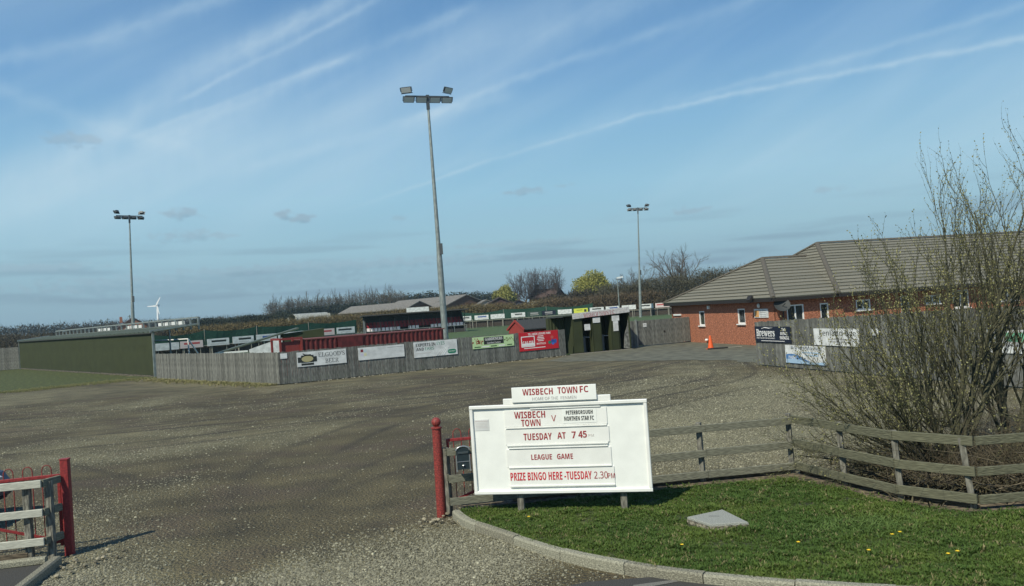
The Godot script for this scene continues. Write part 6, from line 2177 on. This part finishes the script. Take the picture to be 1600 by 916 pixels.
# the budding sallow on the right: many stems from one stool, upright whips above, arching brush below
func make_sallow(label: String, at: Vector3, stems: Array, buds: float) -> void:
	var t := thing("sallow_tree", label, "tree", at, 0, "budding trees behind the rails")
	var tips := []
	var low := []
	var how := {"steps": [8, 7, 6], "wander": [0.12, 0.2, 0.2], "rise": [0.06, 0.13, 0.11], "taper": 0.2, "sides": [7, 5, 3], "kids": [18, 9], "bare": [0.14, 0.1], "angle": [0.5, 0.42], "shorter": [0.5, 0.52], "thinner": 0.48, "least": 0.0034}
	var down := how.duplicate()
	down.merge({"rise": [-0.015, -0.02, -0.01], "kids": [13, 8], "angle": [0.45, 0.45], "wander": [0.1, 0.14, 0.16]}, true)
	for s in stems:
		var d := Vector3(s[0], s[1], s[2]).normalized()
		var b := MB.new()
		grow(b, low if s[5] else tips, Vector3(s[0] * 0.12, -0.05, s[2] * 0.12), d, s[3], s[4] * 1.02, 0, down if s[5] else how)
		obj("stem", b, M["twig"], t)
	var leaf := MB.new()
	for k in tips:
		for j in int(buds) + (1 if rng.randf() < buds - int(buds) else 0):
			leaf_at(leaf, k)
	for k in low:
		if rng.randf() < 0.4:
			leaf_at(leaf, k)
	obj("buds", leaf, M["leafy"], t)


# low arching stems crowded under the trees
func make_bramble() -> void:
	setting("leaf_litter", sheet(ragged([Vector2(4.75, -12.6), Vector2(5.15, -11.4), Vector2(5.75, -10.75), Vector2(8, -10.75), Vector2(12, -10.9), Vector2(12, -15.2), Vector2(8.5, -15.6), Vector2(6.2, -14.2)], 0.25, 0.3), 0.004), mat("litter", Color(0.062, 0.05, 0.032), 1.0, 0, "fine", Vector3(0.8, 0.8, 0.8), 0.3, 2.0))
	var b := MB.new()
	for k in 900:
		var p := Vector3(7.3 + rng.randfn(0, 1.0), 0, -12.4 + rng.randfn(0, 0.75))
		if p.x < 5.3 or p.z > -11.0 - 0.2 * absf(p.x - 6.5):
			continue
		var d := rdir()
		d.y = absf(d.y) * 0.8 + 0.35
		d = d.normalized()
		var l := rnd(0.4, 1.5)
		b.col = Color(0.06, 0.052, 0.034).lerp(Color(0.14, 0.115, 0.07), rng.randf())
		var pts := PackedVector3Array([p])
		var rad := PackedFloat32Array([rnd(0.004, 0.008)])
		for i in 5:
			d = (d + rdir() * 0.3 + Vector3.DOWN * 0.12).normalized()
			p += d * l / 5
			p.y = maxf(p.y, 0.02)
			pts.append(p)
			rad.append(rad[0] * (1.0 - 0.15 * (i + 1)))
			if i > 0:
				var q := p + (d + rdir()).normalized() * rnd(0.1, 0.35)
				b.tube(PackedVector3Array([p, q]), PackedFloat32Array([0.003, 0.0015]), 3)
		b.tube(pts, rad, 4)
	tag(obj("undergrowth", b, M["brush"]), "dark leafless undergrowth crowded round the feet of the budding trees", "undergrowth", "", "stuff")


func leaf_at(b: MB, k: Array) -> void:
	var d: Vector3 = (k[1] + rdir() * 0.7).normalized()
	var p: Vector3 = k[0] + rdir() * 0.015
	var l := rnd(0.016, 0.038)
	var s := d.cross(rdir()).normalized() * l * 0.34
	b.col = Color(0.13, 0.128, 0.045).lerp(Color(0.32, 0.31, 0.13), rng.randf())
	b.tri(p, p + d * l * 0.5 + s, p + d * l)
	b.tri(p, p + d * l, p + d * l * 0.5 - s)


func make_near_plants() -> void:
	make_bramble()
	make_sallow("large budding many-stemmed tree behind the rails, nearest the grass corner", Vector3(6.6, 0, -12.9), [[-0.32, 1, 0.1, 3.1, 0.036, false], [-0.2, 1, -0.25, 3.2, 0.042, false], [-0.05, 1, 0.2, 3.5, 0.046, false], [0.12, 1, -0.1, 4.0, 0.052, false], [0.3, 1, 0.1, 4.3, 0.05, false], [0.5, 1, -0.2, 4.3, 0.046, false], [-0.8, 0.8, 0.1, 2.7, 0.034, false], [-0.6, 0.9, -0.3, 3.0, 0.036, false], [-0.95, 0.55, -0.1, 2.6, 0.032, false], [-0.75, 0.65, 0.35, 2.4, 0.032, false], [-0.95, 0.7, -0.4, 2.6, 0.03, false], [-0.45, 1, 0.3, 2.9, 0.034, false], [-1, 0.5, 0.1, 2.3, 0.03, true], [-1, 0.35, -0.25, 2.2, 0.027, true], [-0.9, 0.62, 0.3, 2.1, 0.028, true], [-0.9, 0.2, 0.2, 1.8, 0.022, true], [-0.4, 0.45, -0.8, 2.2, 0.026, true], [0.6, 0.5, 0.5, 2.2, 0.025, true], [-1, 0.42, 0, 2.5, 0.028, true], [-0.9, 0.3, 0.35, 2.0, 0.024, true]], 1.15)
	make_sallow("budding many-stemmed tree behind and right of the nearest one", Vector3(8.2, 0, -14.0), [[-0.3, 1, 0.1, 3.6, 0.042, false], [0, 1, -0.2, 4.2, 0.05, false], [0.25, 1, 0.2, 4.4, 0.05, false], [-0.5, 0.9, 0.2, 3.0, 0.036, false], [-1, 0.5, 0, 2.6, 0.03, true], [-0.8, 0.4, 0.6, 2.4, 0.028, true]], 1.15)
	make_sallow("budding many-stemmed tree beyond the right edge of the rails", Vector3(9.1, 0, -12.2), [[-0.3, 1, 0.1, 4.3, 0.045, false], [0, 1, -0.1, 4.8, 0.052, false], [-0.55, 0.95, 0, 3.6, 0.04, false], [-0.9, 0.5, 0.1, 2.6, 0.03, true]], 1.15)
	# cut and fallen brushwood below it
	var b := MB.new()
	for k in 620:
		var p := Vector3(6.6 + rng.randfn(0, 0.9), 0, -12.1 + rng.randfn(0, 0.75))
		if p.x < 4.9 or Geometry2D.is_point_in_polygon(Vector2(p.x, p.z), PackedVector2Array(LAWN_BACK + [Vector2(12, -8), Vector2(0, -8)])):
			continue
		p.y = absf(rng.randfn(0, 0.13)) + 0.01
		var d := rdir()
		d.y *= 0.3
		d = d.normalized()
		var l := rnd(0.2, 1.1)
		b.col = Color(0.055, 0.045, 0.03).lerp(Color(0.2, 0.17, 0.115), pow(rng.randf(), 4))
		b.tube(PackedVector3Array([p, p + d * l * 0.5 + Vector3.UP * rnd(0, 0.06), p + d * l]), PackedFloat32Array([rnd(0.004, 0.012), 0.005, 0.002]), 4)
	tag(obj("brushwood", b, M["brush"]), "tangle of fallen twigs behind the rails below the budding trees", "twigs", "", "stuff")
	var where := []
	var tints := []
	for k in 1500:
		var p := Vector3(6.9 + rng.randfn(0, 1.1), 0, -11.9 + rng.randfn(0, 0.8))
		if p.x < 5.0 or p.z > -10.75:
			continue
		where.append(Transform3D(Basis(Vector3.UP, rnd(0, TAU)).scaled(Vector3.ONE * rnd(1.5, 4.5)), p))
		tints.append(Color(0.2, 0.17, 0.09).lerp(Color(0.05, 0.045, 0.022), pow(rng.randf(), 0.5)) * rnd(0.6, 1.0))
	tag(scatter("dead_grass", blade_tuft(6, 0.06, 1.1), where, tints, M["dry"]), "dead brown grass among the twigs behind the rails", "grass", "", "stuff")
	# loose chippings over the nearer car park
	where = []
	tints = []
	var tries := 0
	var lawn := lawn_outline()
	while where.size() < 150000 and tries < 600000:
		tries += 1
		var f := rng.randf()
		var z := -8.6 - 30.0 * f * f
		var x := rnd(-0.66, 0.62) * -z
		if x > 5.2 and z > -20 and rng.randf() < 0.5:
			continue
		var cell := clampi(int((z + 66.0) / 60.0 * 1024), 0, 1023) * 1024 + clampi(int((x + 48.0) / 80.0 * 1024), 0, 1023)
		if rng.randf() > (pow(stony(x, z), 1.4) + 0.04) * (1.0 - 0.6 * lane[cell]) * (1.0 - 0.85 * press[cell]):
			continue
		if Geometry2D.is_point_in_polygon(Vector2(x, z), lawn):
			continue
		var s := rnd(0.009, 0.026) * (1.0 + 1.1 * pow(rng.randf(), 8)) * (1.0 + 0.5 * f)
		where.append(Transform3D(Basis(rdir(), rnd(0, TAU)).scaled(Vector3(s, s * rnd(0.5, 0.9), s * rnd(0.7, 1.1))), Vector3(x, ground_y(x, z) + s * 0.12, z)))
		var g := rnd(0.1, 0.28) if rng.randf() < 0.975 else rnd(0.3, 0.46)
		tints.append(Color(g * 1.03, g * 0.985, g * 0.7))
	tag(scatter("gravel", stone_mesh(7), where, tints, M["stones"]), "grey chippings strewn over the earth of the car park", "gravel", "", "stuff")
	where = []
	tints = []
	for k in 170:
		var p := Vector3(-1.05 + rng.randfn(0, 0.42), 0, -12.05 + rng.randfn(0, 0.25)) if k < 110 else Vector3(-6.1 + rng.randfn(0, 0.35), 0, -11.2 + rng.randfn(0, 0.3))
		var s := 0.02 + 0.07 * pow(rng.randf(), 2.5)
		where.append(Transform3D(Basis(rdir(), rnd(0, TAU)).scaled(Vector3(s, s * 0.7, s)), p + Vector3.UP * s * 0.2))
		tints.append(Color(0.24, 0.215, 0.15) * rnd(0.4, 1.5))
	tag(scatter("rubble", stone_mesh(11), where, tints, M["stones"]), "larger pale stones heaped at the feet of both gate posts", "stones", "", "stuff")


func _ready() -> void:
	# camera
	var cam := Camera3D.new()
	cam.name = "camera"
	cam.position = Vector3(0, 3.0, 0)
	cam.rotation_order = EULER_ORDER_YXZ
	cam.rotation = Vector3(atan(23.0 / 1300.0), 0, deg_to_rad(-3.9))
	cam.fov = rad_to_deg(2 * atan(458.0 / 1300.0))
	cam.far = 6000
	cam.current = true
	add_child(cam)
	# sky
	rng.seed = 20180407
	relief.seed = 4
	relief.frequency = 0.5
	relief.fractal_octaves = 3
	var sky := Sky.new()
	var pano := PanoramaSkyMaterial.new()
	pano.panorama = make_sky()
	sky.sky_material = pano
	var env := Environment.new()
	env.background_mode = Environment.BG_SKY
	env.sky = sky
	env.tonemap_mode = Environment.TONE_MAPPER_LINEAR
	env.tonemap_exposure = 1.0
	env.ssao_enabled = true
	env.ssil_enabled = true
	env.sdfgi_enabled = true
	env.fog_enabled = true
	env.fog_density = 0.0002
	env.fog_light_color = Color(0.56, 0.66, 0.72)
	var world := WorldEnvironment.new()
	world.name = "world_environment"
	world.environment = env
	add_child(world)
	# sun: behind the camera's left shoulder
	var sun := DirectionalLight3D.new()
	sun.name = "sun"
	sun.light_energy = 1.5
	sun.light_color = Color(1.0, 0.975, 0.895)
	sun.light_angular_distance = 0.5
	sun.shadow_enabled = true
	sun.look_at_from_position(Vector3(-0.58, 1.1, 0.815), Vector3.ZERO)
	add_child(sun)
	unit_box.size = Vector3.ONE
	make_materials()

	# the ground
	setting("ground", sheet(PackedVector2Array([Vector2(-3000, 60), Vector2(3000, 60), Vector2(3000, -4000), Vector2(-3000, -4000)]), -0.09), M["field"])
	var lot := StandardMaterial3D.new()
	lot.resource_name = "trodden_earth"
	lot.roughness = 0.95
	lot.albedo_texture = speckle("grit", 0.42, 1.0)
	lot.heightmap_enabled = true
	lot.heightmap_texture = speckle("fine", 0.0)
	lot.heightmap_scale = 3.0
	lot.detail_enabled = true
	lot.detail_albedo = make_lot_map()
	lot.detail_uv_layer = BaseMaterial3D.DETAIL_UV_2
	lot.detail_blend_mode = BaseMaterial3D.BLEND_MODE_MUL
	setting("car_park", lot_sheet(), lot)
	setting("road", sheet(ragged([Vector2(-40, -6.4), Vector2(-6.6, -6.4), Vector2(-1.5, -8.1), Vector2(0.6, -9.0), Vector2(1.5, -8.98), Vector2(2.5, -8.6), Vector2(4.2, -8.28), Vector2(12, -7.68), Vector2(60, -7), Vector2(60, 12), Vector2(-40, 12)], 0.5, 0.16), 0.006), M["asphalt"])
	setting("footway", sheet(PackedVector2Array([Vector2(-6.38, -11.12), Vector2(-6.15, -9.9), Vector2(-6.2, -6.5), Vector2(-30, -6.5), Vector2(-30, -6.9), Vector2(-8.6, -10.7)]), 0.02), M["asphalt"])
	var mark := sheet(PackedVector2Array([Vector2(1.05, -8.78), Vector2(1.5, -8.86), Vector2(1.55, -8.8), Vector2(1.1, -8.66)]), 0.011)
	setting("road_marking", mark, mat("worn_white", Color(0.32, 0.31, 0.27), 0.9, 0, "grit", Vector3(1, 1, 1), 0.4))
	setting("apron", sheet(ragged([Vector2(3.0, -48.3), Vector2(1.5, -44.5), Vector2(9.3, -37.5), Vector2(10.6, -33.6), Vector2(14.5, -30), Vector2(22, -33), Vector2(40, -40), Vector2(40, -49), Vector2(14, -43.7), Vector2(10.9, -56), Vector2(7.3, -52.4), Vector2(7.3, -50.6)], 0.8, 0.5), 0.008), M["apron"])
	setting("verge", sheet(ragged([Vector2(-24.1, -55.3), Vector2(-26.5, -54.0), Vector2(-31, -49.2), Vector2(-40, -44), Vector2(-48, -40.5), Vector2(-150, -30), Vector2(-150, -130), Vector2(-53.5, -89.8)], 0.7, 0.7), 0.012), M["verge"])
	setting("pitch", sheet(PackedVector2Array([Vector2(-53, -90), Vector2(-23.6, -55.4), Vector2(-22.8, -52.9), Vector2(-11.6, -40.8), Vector2(2.9, -48.6), Vector2(7.3, -52.6), Vector2(10.9, -56.3), Vector2(14, -60), Vector2(60, -70), Vector2(60, -160), Vector2(-60, -160)]), 0.016), M["turf"])
	make_kerb()

	# large structures, then the things about them
	make_clubhouse()
	make_long_shed()
	make_stand_and_beyond()
	make_fences()
	make_turnstile()
	make_clutter()
	make_masts()
	make_rails()
	make_gates()
	make_sign()
	make_car()
	make_slab()
	make_lawn()
	make_near_plants()
	print("done ", Time.get_ticks_msec(), " ms")


func make_stand_and_beyond() -> void:
	mat("banner_navy", Color(0.008, 0.012, 0.028), 0.5)
	make_pitch_side()
	make_stand()
	make_buildings()
	make_far_trees()
